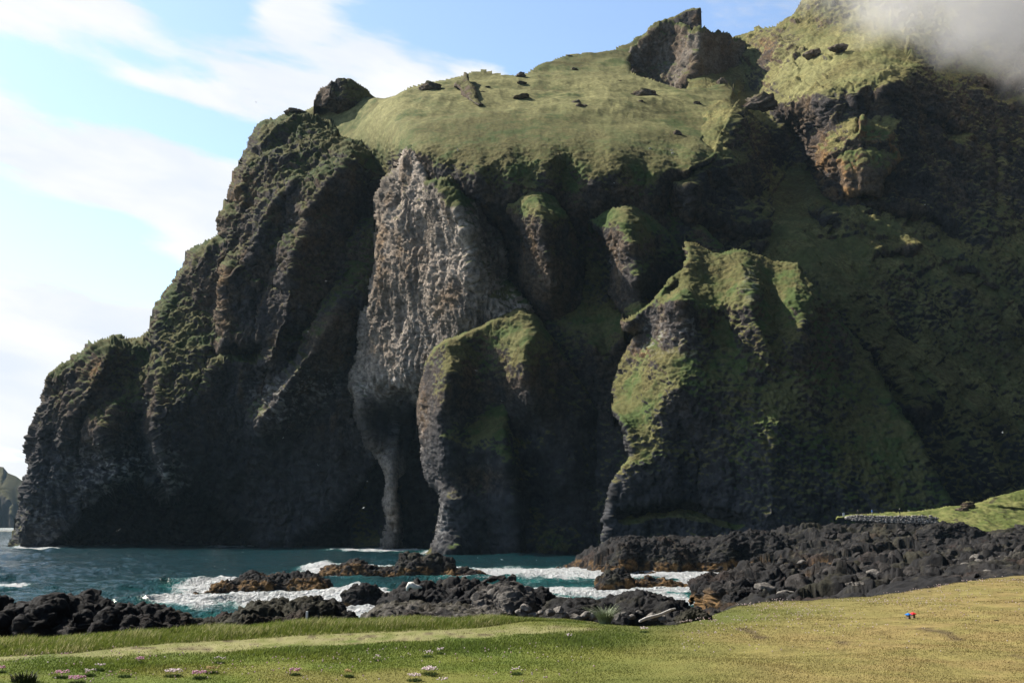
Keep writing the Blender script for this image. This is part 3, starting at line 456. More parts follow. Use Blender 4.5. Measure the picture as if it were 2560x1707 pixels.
# --- the mountain behind everything on the right
relief('mountain',
  [(1745, 100), (1784, 89), (1835, 90), (1890, 75), (1936, 63), (1960, 47), (1990, 31), (2003, 22), (2012, 2), (2030, -30), (2080, -60), (2200, -90), (2400, -120), (2760, -130), (2760, 1430), (1700, 1430), (1650, 800), (1650, 500), (1700, 300)],
  [(1800, 300, 535), (1785, 345, 512), (1850, 330, 540), (1835, 262, 575), (1800, 400, 494), (1850, 420, 505), (1750, 432, 476), (1700, 470, 470), (1760, 110, 800), (1800, 100, 800), (1900, 82, 770), (2000, 35, 730), (2080, -30, 720), (2150, 60, 665), (2300, -60, 720), (2500, -80, 700), (2700, -100, 700), (2300, 60, 650), (2450, 60, 650), (2650, 50, 670),
   (1850, 150, 760), (1900, 200, 700), (1950, 120, 690), (1950, 200, 650), (1960, 260, 610), (2030, 150, 640), (2100, 120, 630), (2060, 215, 580), (2200, 110, 610), (2160, 180, 565), (2200, 180, 558), (2280, 170, 568), (2330, 180, 590), (2340, 130, 620), (2400, 150, 625), (2480, 200, 610), (2560, 150, 640), (2400, 220, 590),
   (1960, 300, 612), (1920, 270, 640), (1860, 230, 700), (2060, 240, 566), (2150, 225, 548), (2250, 215, 546), (2330, 240, 566), (2060, 320, 566), (2150, 300, 545), (2250, 300, 545), (2350, 310, 565), (2450, 300, 580), (2560, 300, 600),
   (1990, 330, 610), (1980, 400, 604), (1900, 400, 570), (1900, 470, 540), (2030, 420, 585), (2060, 340, 560), (2054, 400, 548), (2070, 450, 540), (2100, 500, 524), (2140, 330, 524), (2200, 350, 522), (2240, 400, 526), (2120, 420, 520), (2180, 480, 514), (2300, 400, 545), (2350, 450, 540), (2450, 420, 560), (2560, 420, 575),
   (1800, 470, 488), (1760, 480, 474), (1740, 540, 470), (1850, 560, 484), (2000, 560, 500), (2100, 540, 508), (2200, 560, 500), (2300, 560, 508), (2400, 560, 520), (2560, 560, 540), (1750, 640, 474), (1900, 640, 476), (2000, 640, 474), (2100, 640, 476), (2200, 640, 476), (2350, 640, 490), (2560, 640, 515),
   (2050, 750, 456), (2150, 800, 455), (2250, 760, 462), (2350, 780, 470), (2450, 760, 482), (2560, 760, 496), (2660, 760, 505), (2150, 900, 444), (2250, 900, 445), (2350, 900, 452), (2450, 900, 462), (2560, 900, 474), (2660, 900, 482), (2280, 1020, 424), (2350, 1020, 432), (2450, 1020, 442), (2560, 1020, 452), (2660, 1000, 462),
   (2350, 1150, 410), (2450, 1150, 420), (2560, 1150, 432), (2660, 1150, 440), (2350, 1280, 398), (2560, 1280, 412), (2660, 1280, 420), (2400, 1420, 395), (2660, 1420, 405), (1800, 800, 450), (1800, 1000, 440), (1800, 1200, 430), (1800, 1400, 425), (2100, 1100, 425), (2100, 1300, 415)],
  [([(2063, 700, 3), (2110, 760, 10), (2160, 840, 13), (2226, 917, 14), (2276, 983, 14), (2296, 1027, 13), (2312, 1080, 6)], 120, 34, 1.0),
   ([(2110, 650, 3), (2160, 740, 8), (2199, 857, 13), (2276, 907, 16), (2340, 965, 16), (2409, 1030, 16), (2428, 1080, 13), (2470, 1180, 6)], 110, 36, 1.0),
   ([(2340, 650, 0), (2400, 720, 10), (2450, 780, 13), (2520, 880, 14), (2570, 960, 14), (2660, 1100, 10)], 100, 40, 1.0),
   ([(2120, 640, -2), (2150, 720, -6), (2180, 800, -6), (2260, 870, -4)], 34, 34, 1.0),
   ([(2090, 330, 2), (2070, 380, 6), (2064, 430, 7), (2090, 490, 7), (2100, 520, 2)], 16, 80, 1.0),
   ([(2060, 215, 3), (2062, 270, 8), (2068, 320, 6)], 14, 80, 1.0), ([(2130, 215, 2), (2140, 260, 8), (2135, 310, 5)], 22, 30, 1.0), ([(2205, 190, 2), (2215, 215, 8), (2210, 240, 4)], 24, 30, 1.0),
   ([(1730, 430, 5), (1722, 480, 12), (1735, 520, 12), (1790, 545, 9), (1850, 575, 4)], 34, 46, 1.0), ([(1840, 400, 4), (1870, 470, 9), (1885, 540, 9), (1890, 590, 3)], 70, 40, 1.0),
   ([(2000, 410, 3), (2010, 470, 9), (2050, 530, 11), (2085, 565, 4)], 50, 34, 1.0), ([(2010, 500, -3), (2040, 545, -9), (2080, 575, -8), (2100, 590, 0)], 14, 14, .8),
   ([(2150, 520, -3), (2250, 545, -9), (2350, 575, -8), (2420, 620, -3)], 20, 20, .8), ([(2420, 220, -4), (2480, 240, -14), (2540, 235, -12)], 22, 26, .7), ([(2310, 310, -4), (2350, 335, -10), (2400, 345, -4)], 20, 26, .8),
   ([(2470, 280, -2), (2480, 380, -8), (2485, 520, -4)], 16, 16, 1.0), ([(2190, 645, -3), (2240, 640, -8), (2280, 650, -4)], 12, 12, .8), ([(2350, 660, -3), (2420, 700, -5), (2480, 745, -4)], 10, 14, .8),
   ([(1960, 285, -2), (2000, 340, -14), (2030, 380, -18), (2040, 420, -10)], 40, 22, .8), ([(1950, 262, 4), (1905, 250, 10), (1880, 245, 6)], 20, 40, .9)],
  wrap=(6, 20), warp=(8, 3), extra=lambda X, Y, Xw, Yw: .05 * np.maximum(X - 2000, 0),
  rough=lambda p, n, mz, X, Y: np.where((Y < 600) & (mz < .70), 1., sstep(Y, 640, 560) * sstep(mz, .7, .58)) * .75 * crag_rough(.8)(p, n, mz, X, Y) + slope_rough(.9, .8)(p, n, mz, X, Y)
    + 5.0 * sstep(Y, 480, 640) * ridged(np.stack([p[:, 0] * .77 + p[:, 2] * .64, (p[:, 2] * .77 - p[:, 0] * .64) / 5.5, p[:, 1] * .2], -1), 26, 3, .5, off=5.),
  paint=cliff_paint(BROWN * .95, BASALT, np.array([.200, .180, .070]), np.array([.115, .122, .046]), .30, .50, heath=.6, dry=[(2010, 220, 90, 80, .8), (2130, 140, 120, 50, .7), (1950, 120, 80, 50, .5)],
                    marks=[(2000, 200, 70, 80, .12), (2150, 150, 130, 50, .18), (1950, 120, 70, 40, -.15), (2120, 70, 120, 40, -.2), (2100, 440, 60, 60, -.12), (2180, 470, 50, 50, .25), (2190, 330, 60, 20, .3), (2300, 950, 300, 280, .2), (2500, 900, 200, 200, .2), (2000, 680, 300, 70, .15), (2350, 480, 200, 90, -.25), (1800, 500, 90, 60, -.2), (2000, 340, 60, 60, -.3), (2300, 260, 200, 50, -.15), (1960, 110, 60, 40, -.15)],
                    ochre=[(2070, 400, 24, 60, .8), (2110, 490, 30, 25, .8), (1850, 140, 60, 30, .5), (1920, 110, 60, 40, .45), (2050, 90, 70, 40, .35), (2350, 330, 80, 60, .2), (2180, 500, 20, 20, .5), (2200, 790, 30, 20, .3)], wet=False),
  label='steep green and rocky mountainside rising into the mist on the right', cat='mountain')

relief('ochre_buttress',
  [(2056, 367), (2059, 343), (2076, 333), (2109, 330), (2139, 329), (2150, 300), (2153, 288), (2160, 289), (2169, 310), (2196, 320), (2223, 337), (2238, 367), (2250, 390), (2253, 402), (2226, 422), (2206, 445), (2198, 490), (2159, 484), (2126, 491), (2096, 494), (2086, 504), (2076, 497), (2069, 467), (2065, 434), (2055, 427), (2046, 407), (2054, 385)],
  [(2052, 405, 548), (2060, 350, 548), (2075, 490, 540), (2066, 440, 543), (2085, 400, 532), (2110, 345, 530), (2120, 420, 518), (2155, 300, 530), (2160, 380, 516), (2220, 345, 530), (2245, 395, 528), (2190, 420, 512), (2190, 480, 512), (2120, 485, 518)],
  [([(2100, 335, 0), (2092, 390, 5), (2108, 440, 5), (2110, 490, 2)], 26, 30, 1.), ([(2150, 300, 2), (2152, 325, 5), (2140, 350, 2)], 14, 16, 1.), ([(2120, 372, -3), (2170, 368, -6), (2225, 385, -4)], 10, 16, .8)],
  wrap=(6, 16), warp=(4, 2.5), rough=crag_rough(.5), paint=cliff_paint(OCHRE * 1.1, BROWN * 1.2, OLIVE * 1.2, LUSH * 1.3, .36, .54, marks=[(2180, 430, 60, 50, .3), (2180, 325, 50, 14, .35), (2080, 450, 20, 60, -.2)], ochre=[(2070, 400, 20, 60, .6), (2130, 480, 40, 20, .6)], wet=False), thick=60,
  label='sunlit ochre rock buttress with grassy ledges, upper right of the mountain', cat='crag')
# ------------------------------------------------------------------ sea
FOAM = [  # (px, py, half width, half height, amount) of surf seen in the photograph, laid on the water surface
 (690, 1488, 190, 7, .9), (470, 1508, 110, 8, 1.1), (620, 1506, 230, 8, .9), (900, 1512, 60, 30, 1.6), (830, 1500, 50, 12, 1.3), (860, 1440, 90, 9, 1.0), (1000, 1441, 120, 6, .9), (800, 1424, 40, 8, 1.3), (900, 1424, 70, 5, .8),
 (560, 1462, 60, 7, .9), (520, 1478, 80, 8, .9), (1250, 1432, 90, 9, 1.0), (1400, 1440, 190, 12, 1.2), (1550, 1428, 140, 11, 1.3), (1700, 1434, 140, 12, 1.3), (1480, 1480, 160, 12, 1.2), (1150, 1440, 120, 9, 1.1), (1650, 1483, 110, 7, 1.0), (1660, 1500, 70, 8, .9), (1740, 1462, 40, 22, 1.0),
 (1120, 1424, 60, 6, .7), (30, 1464, 34, 5, 1.1), (980, 1376, 90, 3, .8), (880, 1376, 60, 2.6, .6), (100, 1369, 60, 2.6, .9), (250, 1362, 40, 2.0, .6), (660, 1363, 60, 2.6, .8), (560, 1367, 50, 2.0, .6), (1110, 1383, 60, 3, .8), (1240, 1386, 40, 2.6, .5), (650, 1360, 40, 2, .8),
 (1350, 1415, 50, 2, .5), (960, 1545, 120, 10, .7), (620, 1540, 120, 8, .35), (1420, 1500, 130, 8, .5), (1330, 1452, 80, 8, .5)]
def build_sea():
    py = np.concatenate([np.linspace(1316.1, 1330, 22), np.arange(1330.6, 1600, .75), np.linspace(1602, 1900, 40)]); px = np.arange(-500, 3000, 2.6)
    X, Y = np.meshgrid(px, py); pos = on_level(X, Y, 0.0); sh = X.shape; fl = pos.reshape(-1, 3)
    dist = fl[:, 1]; rg = np.random.default_rng(5); z = np.zeros(len(fl)); hx = np.zeros(len(fl)); hy = np.zeros(len(fl))
    for k in range(19):
        lam = 2.2 * 1.19 ** k; a = R(-62 + rg.normal() * 24); kx, ky = math.cos(a), math.sin(a); amp = .042 * lam ** .62 * rg.uniform(.6, 1.2)
        fade = np.clip(lam / (dist * .006 + dist ** 2 * 9e-6) - .6, 0, 1); ph = (fl[:, 0] * kx + fl[:, 1] * ky) * 2 * math.pi / lam + rg.uniform(0, 6.3) + 1.6 * np.sin(fl[:, 0] * .013 * k ** .5 + fl[:, 1] * .017)
        z += amp * fade * np.sin(ph); hx += amp * fade * kx * np.cos(ph) * .9; hy += amp * fade * ky * np.cos(ph) * .9
    z *= .75 + .6 * fbm(fl * [1, 1, 0], 60, 2); z += .35 * np.minimum(1, dist / 200) * fbm(fl * [1, .6, 0], 45, 3)
    fm = np.zeros(len(fl)); xx, yy = X.ravel(), Y.ravel(); surge = np.zeros(len(fl))
    wv = 14 * fbm(np.stack([xx, yy * 5, 0 * xx], -1), 70, 3)
    for cx, cy, rx, ry, am in FOAM:
        q = 1.08 * am * np.exp(-((xx - cx + wv) / (rx * 1.15)) ** 2 - ((yy - cy + wv * .12) / (ry * 1.2)) ** 2); fm = np.maximum(fm, q) + .15 * q; surge += .28 * q
    st = ridged(fl * [1, 1, 0], 9, 3, .6, (2.2, 1, 1)); lace = ridged(fl * [1, 1, 0], 3.2, 3, .6, (1.8, 1, 1), 5.)
    foam = np.maximum(sstep(fm * (.55 + .6 * st + .55 * lace + .25 * fbm(fl * [1, 1, 0], 1.6, 2, off=3.)), .20, .90), 0)
    z += surge * (.5 + .5 * st) * 1.0 + 1.7 * np.exp(-((xx - 900) / 36) ** 2 - ((yy - 1506) / 18) ** 2) + 1.5 * np.exp(-((xx - 815) / 30) ** 2 - ((yy - 1415) / 8) ** 2)
    z += foam * .22 * fbm(fl, 1.1, 2)
    V = fl + np.stack([hx, hy, z], -1)
    m, t, bs = base_mat('sea_water', .07, .5)
    fa = t.node('ShaderNodeAttribute', attribute_name='foam').outputs['Fac']; sh_ = t.node('ShaderNodeAttribute', attribute_name='shoal').outputs['Fac']
    pos_ = t.node('ShaderNodeNewGeometry').outputs['Position']; n1 = t.noise(pos_, .34, 6, .64, .5); n2 = t.noise(pos_, 1.7, 4, .6, .3); n3 = t.noise(pos_, .16, 4, .6, .6)
    brk = t.math('ADD', fa, t.math('ADD', t.math('MULTIPLY', t.math('SUBTRACT', n2, .5), 1.3), t.math('MULTIPLY', t.math('SUBTRACT', t.noise(pos_, .7, 5, .7, 1.2), .5), 1.1))); ff = t.math('MULTIPLY', t.ramp(brk, .18, 1.05), t.ramp(fa, .02, .2))
    wc = t.vmath('MULTIPLY', pos_, (.55, 1.0, 1.0)); fl_ = t.math('MULTIPLY', t.ramp(t.noise(wc, .75, 4, .6, .3), .66, .74), t.ramp(t.noise(pos_, .045, 3, .6), .46, .66)); ff = t.math('MAXIMUM', ff, t.math('MULTIPLY', fl_, .9))
    body = t.mix(t.math('MULTIPLY', t.ramp(n3, .3, .7, .6, 1.25), sh_, clamp=True), (.003, .046, .056), (.045, .28, .26))
    t.put(bs.inputs['Base Color'], t.mix(ff, body, (.80, .82, .83)))
    t.put(bs.inputs['Roughness'], t.math('ADD', t.math('MULTIPLY', ff, .6), .13)); bs.inputs['IOR'].default_value = 1.333
    b = t.node('ShaderNodeBump'); b.inputs['Strength'].default_value = 1.0; b.inputs['Distance'].default_value = 8.0
    t.put(b.inputs['Height'], t.math('ADD', n1, t.math('MULTIPLY', n2, .38))); t.l.new(b.outputs[0], bs.inputs['Normal'])
    shoal = np.clip(sstep(fm, .02, .8) * 1.0 + .30 * sstep(yy, 1400, 1560), 0, 1)
    o = mesh_np('sea', V, quads(np.ones(sh, bool)), m, None, True, {'foam': foam, 'shoal': shoal})
    tag(o, 'choppy teal sea with white surf around the rocks', 'sea', None, 'structure')
build_sea()

# far island, low on the horizon at the left edge
def island():
    px = np.arange(-420, 240, 2.); top = np.interp(px, [-420, -300, -200, -90, -20, 0, 8, 14, 20, 40, 60, 90, 150, 240], [1300, 1240, 1180, 1140, 1160, 1166, 1167, 1180, 1182, 1190, 1204, 1222, 1262, 1318])
    s = np.linspace(0, 1, 90); X, S = np.meshgrid(px, s); T = np.interp(X, px, top); Y = T + (1319 - T) * (1 - S)
    d = 2600 + 260 * S ** 1.5 + 60 * np.sin(X * .11 + S * 3) * (1 - S) + 0 * X; pos = W(X, Y, d); fl = pos.reshape(-1, 3)
    n = 34 * ridged(fl, 150, 4, .55, (1, 1, 1.2)) * np.sin(np.clip(S.ravel() * 1.1, 0, 1) * 3.14159); pos = pos + np.stack([0 * n, -n, 0.25 * n], -1).reshape(pos.shape)
    N = -grid_normals(pos); g = sstep(N[..., 2].ravel() + .3 * fbm(fl, 60, 3), .25, .55); col = lerp(BASALT * np.ones((len(fl), 3)), OLIVE * .42, g)
    back = pos[-1] + np.array([0, 300, -150]); V = np.concatenate([pos, back[None]]).reshape(-1, 3); C = np.concatenate([col, col[-len(px):]])
    tag(mesh_np('island', V, quads(np.ones((len(s) + 1, len(px)), bool)), M_CLIFF, C), 'hazy island far out at sea, left edge of the photograph', 'island', None, 'structure')
island()

# ------------------------------------------------------------------ ground: mown grass bench, lava shore, hillock
GZ = CAMZ - 1.65
EDGE = np.array([(-12000, 1606), (-4000, 1606), (-1200, 1608), (-400, 1606), (-100, 1596), (0, 1590), (100, 1586), (200, 1581), (300, 1574), (400, 1566), (600, 1556), (870, 1546), (1100, 1543), (1300, 1543), (1480, 1547), (1600, 1551), (1690, 1549), (1745, 1540), (1790, 1522), (1850, 1503), (1960, 1491), (2100, 1482), (2250, 1475), (2330, 1470), (2400, 1462), (2450, 1446), (2490, 1438), (2560, 1436), (2900, 1424), (5000, 1424), (14000, 1424)], float)
_e = on_level(EDGE[:, 0], EDGE[:, 1], GZ); EDGE_A = np.arctan2(_e[:, 0], _e[:, 1]); EDGE_D = np.hypot(_e[:, 0], _e[:, 1])
def edge_gap(x, y):
    """metres of grass left before the bluff's edge, along the sight line"""
    return np.interp(np.arctan2(x, y), EDGE_A, EDGE_D) - np.hypot(x, y)
def ground_z(x, y):
    x = np.asarray(x, float); y = np.asarray(y, float); sh = x.shape; q = np.stack([x.ravel(), y.ravel(), 0 * x.ravel()], -1)
    z = .16 * fbm(q, 9, 2, off=2.) * np.clip(q[:, 1] / 25, 0, 1) + .035 * fbm(q, 1.6, 3, off=5.)
    g = edge_gap(q[:, 0], q[:, 1]); z = z - np.where(g < 0, np.minimum(-g * .9, 5.), 0) - .10 * sstep(g, 1.0, 0)
    return (GZ + z).reshape(sh)
LAND = [(-60, 16, 9.0), (-60, 40, 2.2), (-60, 70, -2.3), (-60, 95, -6.8), (-30, 18, 9), (-30, 40, 3.2), (-30, 62, -0.8), (-30, 85, -5.8), (-12, 20, 9), (-12, 45, 3.7), (-12, 66, 0.2), (-12, 84, -3.8), (-12, 105, -7.8), (0, 22, 9), (0, 50, 4.2), (0, 80, 1.4), (0, 104, -2.8), (0, 120, -4), (12, 24, 9.2), (12, 60, 4.2), (12, 100, 0.2), (12, 120, -2), (14, 145, -4), (18, 22, 9.6), (20, 45, 8.6), (24, 80, 6.2), (26, 110, 4), (30, 140, 1.2), (30, 165, -3), (40, 30, 9.7), (36, 60, 8.9), (40, 100, 6.6), (42, 140, 4.0), (44, 165, 2.6), (42, 190, -1), (46, 215, -2), (40, 240, -3), (52, 180, 4), (62, 205, 3.5), (64, 226, 0.6), (70, 245, 0.9), (20, 240, -5), (10, 270, -5), (24, 262, -0.5), (26, 274, 6), (34, 270, 4), (32, 284, 8.2), (46, 264, 0.4), (50, 290, 7.0), (60, 262, 2.4), (70, 290, 8.0), (62, 280, 5.9), (70, 40, 9.7), (70, 80, 8.9), (70, 120, 6.4), (72, 160, 6.0), (80, 200, 5.4), (90, 250, 6.9), (95, 292, 10.8), (110, 294, 12.0), (110, 270, 8.8), (110, 220, 7.4), (110, 160, 6.8), (110, 100, 7.6), (110, 50, 9.6), (150, 294, 11.8), (150, 260, 8.6), (150, 200, 8.0), (150, 120, 7.4), (150, 60, 9.4), (220, 290, 11.6), (220, 200, 8.4), (220, 100, 8.0), (100, 320, 10.8), (150, 320, 11.2), (40, 320, 4), (0, 320, -6), (220, 330, 11.6)]
def land_z(x, y): return rbf([(a * 3, b * 3, c) for a, b, c in LAND], np.asarray(x) * 3., np.asarray(y) * 3.)
def lava_tint(p, n, sea=True):
    a = fbm(p, 6, 3, off=3.); b = fbm(p, 1.4, 3, off=7.); c = np.array([.017, .0165, .017]) * np.ones((len(p), 1))
    c = lerp(c, [.036, .032, .029], .5 * sstep(a + .7 * b, .05, .8)); c = lerp(c, [.09, .081, .072], .28 * sstep(b + .3 * a, .35, .9))
    c = lerp(c, [.075, .070, .034], .25 * sstep(fbm(p, 15, 3, off=33.) + .5 * b, .15, .7)); c = lerp(c, [.060, .038, .028], .4 * sstep(fbm(p, 9, 3, off=43.), .3, .8))
    if sea: c = lerp(c, [.15, .088, .036], .85 * sstep(3.0 + 2.0 * a - p[:, 2], 0, 1.2) * sstep(.6 * a + b, -.35, .35)); c = lerp(c, [.02, .018, .017], .8 * sstep(.7 + .5 * b - p[:, 2], 0, .6))
    return c
def build_shore():
    rows = np.concatenate([1 / np.linspace(1 / 15., 1 / 60., 150), 1 / np.linspace(1 / 60.4, 1 / 190., 230), np.arange(190.6, 325, .55)]); ang = np.concatenate([np.linspace(-.95, -.552, 130), np.linspace(-.55, .57, 960), np.linspace(.572, .95, 130)])
    A, Rr = np.meshgrid(ang, rows); X = np.tan(A) * Rr; Y = Rr; Z = land_z(X, Y); q = np.stack([X.ravel(), Y.ravel(), Z.ravel() * .6], -1)
    far = np.clip(q[:, 1] / 120, .35, 1.25); wq = q + np.stack([2.5 * fbm(q, 9, 2), 2.5 * fbm(q, 9, 2, off=40.), 0 * q[:, 0]], -1)
    f1, f2, c1 = worley(wq, 11, (1.2, .8, 1)); g1, g2, c2 = worley(wq + 3, 4.2, (1.2, .8, 1)); h1, h2, c3 = worley(wq + 9, 1.7)
    flat = sstep(q[:, 1], 40, 56) * sstep(q[:, 1], 84, 66) * sstep(q[:, 0], 18, 26)
    amp = far * (1 - .75 * flat) * sstep(q[:, 1], 14, 30) * np.where(q[:, 0] < 14, .4, 1.)
    r = 2.6 * (c1 - .5) - 1.3 * f1 + 1.15 * (c2 - .5) - .75 * g1 - .35 * sstep(.2 - (g2 - g1), 0, .2) + .42 * (c3 - .5) - .30 * h1 + 1.3 * ridged(q, 22, 3, .5) + .7 * ridged(q, 3.0, 3, .6, (1.3, 1, 1), 4.) + .22 * fbm(q, .9, 2)
    z = Z.ravel() + amp * r; gap = edge_gap(q[:, 0], q[:, 1]); z = np.where(gap > -1.5, np.minimum(z, GZ - .25 - np.clip(gap, 0, 3)), z)
    cap_ = np.interp(q[:, 0] / q[:, 1], [-.6, .18, .24], [.080, .078, .046]); z = np.where((gap <= -1.5) & ((q[:, 1] < 60) | ((q[:, 0] < .2 * q[:, 1]) & (q[:, 1] < 130))), np.minimum(z, 12 - cap_ * q[:, 1] - .1), z)
    pos = np.stack([q[:, 0] + amp * .5 * fbm(q, 3.2, 2, off=11.), q[:, 1] + amp * .5 * fbm(q, 3.2, 2, off=15.), z], -1).reshape(A.shape + (3,))
    N = grid_normals(pos).reshape(-1, 3); fl = pos.reshape(-1, 3); col = lava_tint(fl, N)
    o = mesh_np('lava_shore', fl, quads(np.ones(A.shape, bool)), M_LAVA, col, True); tag(o, 'broad field of jagged black lava between the grass and the sea', 'lava shore', None, 'structure')
build_shore()

M_TURF = tint_mat('mown_turf', 3.0, 26., .5, .03, .95, .75, 1.28, .1)
GR_L = np.array([.135, .158, .028]); GR_D = np.array([.088, .126, .022]); GR_Y = np.array([.222, .186, .068]); STRAW = np.array([.27, .255, .12]); SOIL = np.array([.085, .062, .040])
PATH = np.array([(-300, 1664, 16), (0, 1637, 17), (300, 1617, 17), (600, 1602, 15), (800, 1594, 14), (1000, 1585, 13), (1200, 1577, 12), (1350, 1572, 9), (1450, 1571, 5), (1530, 1575, 0)], float)
def to_px(x, y, z):
    f = y * math.cos(PITCH) + (z - CAMZ) * math.sin(PITCH); u = -y * math.sin(PITCH) + (z - CAMZ) * math.cos(PITCH)
    return 1280 + FPX * x / f, 853.5 - FPX * u / f
def turf_tint(x, y):
    """colour of the grass by place: straw track, dark tall-grass belt, dry yellow rise at the right"""
    q = np.stack([x, y, 0 * x], -1); px, py = to_px(x, y, GZ); a = fbm(q, 4.5, 3); b = fbm(q, 1.1, 3, off=4.); c = fbm(q, .3, 2, off=9.)
    col = lerp(GR_D, GR_L, sstep(a + .6 * b, -.6, .6))
    col = lerp(col, GR_Y, sstep(px + 260 * a + 60 * b + (py - 1600) * 1.1, 1250, 2100) * .92); col = lerp(col, [.25, .178, .078], .55 * sstep(px + 300 * a + (py - 1560) * 1.4, 1750, 2450) * sstep(b + .4 * c, -.5, .5))
    col = lerp(col, GR_Y * .9, .6 * sstep(a + .5 * b, .0, .7) * sstep(py, 1630, 1690))
    m = patches([(1450, 1590, 180, 18, 1.), (1150, 1612, 300, 14, .9), (700, 1628, 260, 12, .8), (1560, 1575, 160, 14, .8), (300, 1655, 200, 12, .6)], px, py); col = lerp(col, GR_D * .85, np.clip(m, 0, 1) * .5)
    pw = np.interp(px, PATH[:, 0], PATH[:, 2]) * (1 + .35 * a); pc = np.interp(px, PATH[:, 0], PATH[:, 1]) + 4 * b
    track = sstep(1.25 - np.abs(py - pc) / np.maximum(pw, .1), 0, .6) * sstep(px, 1540, 1440); col = lerp(col, STRAW, track * np.clip(.62 + .7 * c + .5 * b, 0, 1)); col = lerp(col, SOIL, track * .8 * sstep(c + .8 * b, .35, .8))
    soil = sstep(fbm(q * [1, .45, 1], .9, 3, off=21.) + .5 * a, .62, .9) * sstep(px + 200 * a, 1500, 1900); col = lerp(col, SOIL, soil * .8)
    return col, track
def build_turf():
    rows = 1 / np.linspace(1 / 1.5, 1 / 48., 620); u = np.concatenate([np.linspace(-3.5, -.64, 120), np.linspace(-.63, .63, 640), np.linspace(.64, 3.5, 120)]); A, Rr = np.meshgrid(u, rows); X = A * Rr; Y = Rr
    gap = edge_gap(X.ravel(), Y.ravel()).reshape(X.shape); Z = ground_z(X, Y); pos = np.stack([X, Y, Z], -1); col, tr = turf_tint(X.ravel(), Y.ravel())
    col = lerp(col, SOIL, sstep(-.6, -1.6, gap.ravel()))
    F = quads(gap > -4.5); u, F = compact(F, X.size)
    o = mesh_np('grass_ground', pos.reshape(-1, 3)[u], F, M_TURF, col[u]); tag(o, 'mown golf course turf sloping from green to dry yellow', 'grass', None, 'structure')
build_turf()

M_BLADE = tint_mat('grass_blades', 2.5, 20., 0., .01, .75, .85, 1.2, .2)
def _thin(m):
    t = NT(m.node_tree); bs = t.n['Principled BSDF']; tr = t.node('ShaderNodeBsdfTranslucent'); mx_ = t.node('ShaderNodeMixShader'); mx_.inputs[0].default_value = .42
    t.l.new(bs.inputs['Base Color'].links[0].from_socket, tr.inputs['Color']); t.l.new(bs.outputs[0], mx_.inputs[1]); t.l.new(tr.outputs[0], mx_.inputs[2]); t.l.new(mx_.outputs[0], t.n['Material Output'].inputs['Surface'])
_thin(M_BLADE)
def blades(name, x, y, h, wdt, col, lean, label, kind='stuff'):
    n = len(x); rg = np.random.default_rng(len(x)); z = ground_z(x, y); th = rg.uniform(0, 6.283, n); a = np.stack([np.cos(th), np.sin(th), 0 * th], -1) * wdt[:, None] * .5
    base = np.stack([x, y, z - .01], -1); bend = np.stack([.55 + .5 * rg.normal(size=n), -.1 + .5 * rg.normal(size=n), 0 * x], -1) * (lean * h)[:, None]
    mid = base + np.stack([0 * x, 0 * x, h * .6], -1) + bend * .35; tip = base + np.stack([0 * x, 0 * x, h], -1) + bend
    V = np.stack([base - a, base + a, mid + a * .7, mid - a * .7, tip], 1).reshape(-1, 3); k = np.arange(n) * 5
    F = np.concatenate([np.stack([k, k + 1, k + 2], -1), np.stack([k, k + 2, k + 3], -1), np.stack([k + 3, k + 2, k + 4], -1)])
    C = np.repeat(col, 5, 0) * np.tile([.8, .8, 1, 1, 1.15], n)[:, None]
    return tag(mesh_np(name, V, F, M_BLADE, C, False), label, 'grass', None, kind)
def build_blades():
    rg = np.random.default_rng(3)
    n = 500000; ang = np.where(rg.random(n) < .84, rg.uniform(-.56, .56, n), rg.uniform(-1.15, 1.15, n)); r = 1 / rg.uniform(1 / 40., 1 / 8.6, n); x, y = np.tan(ang) * r, r; g = edge_gap(x, y); k = g > .15; x, y = x[k], y[k]
    col, tr = turf_tint(x, y); px, py = to_px(x, y, GZ); q = np.stack([x, y, 0 * x], -1); k = rg.random(len(x)) > tr * .7; x, y, col, px, py, q = x[k], y[k], col[k], px[k], py[k], q[k]
    lush = np.clip(patches([(1450, 1590, 180, 20, 1.), (1150, 1612, 300, 16, .9), (700, 1630, 300, 16, .8), (300, 1660, 260, 16, .7)], px, py), 0, 1) * (px < 1700)
    h = (.014 + .012 * rg.random(len(x)) + .035 * lush) * (1 + .4 * fbm(q, 1.5, 2)) ; col = col * (1 + .3 * rg.normal(size=len(x)))[:, None].clip(.4, 1.8)
    blades('grass', x, y, h, .004 + .0006 * y, col, .5, 'short mown grass covering the foreground')
    n = 90000; ang = np.where(rg.random(n) < .88, rg.uniform(-.60, .12, n), rg.uniform(-1.1, -.6, n)); g = rg.uniform(0.02, 1, n) ** 1.0; r = np.interp(ang, EDGE_A, EDGE_D) - g * (.4 + 2.0 * sstep(ang, .10, -.12)) ; x, y = np.tan(ang) * r * np.cos(ang), r * np.cos(ang)
    q = np.stack([x, y, 0 * x], -1); cl = fbm(q, .8, 2); h = (.05 + .09 * rg.random(n)) * (1 + .55 * cl) * sstep(ang, .13, -.05) ** .6 * (.5 + .5 * sstep(g, 0, .25) * sstep(g, 1, .8)); dry = rg.random(n) < (.1 + .3 * (cl > .25))
    col = np.where(dry[:, None], np.array([.36, .34, .16]), lerp(GR_D * 1.0, GR_L * 1.1, rg.random(n))); k = h > .03
    blades('tall_grass', x[k], y[k], h[k], np.full(k.sum(), .010), col[k], .55, 'belt of tall wind-bent grass along the edge of the bluff')
build_blades()
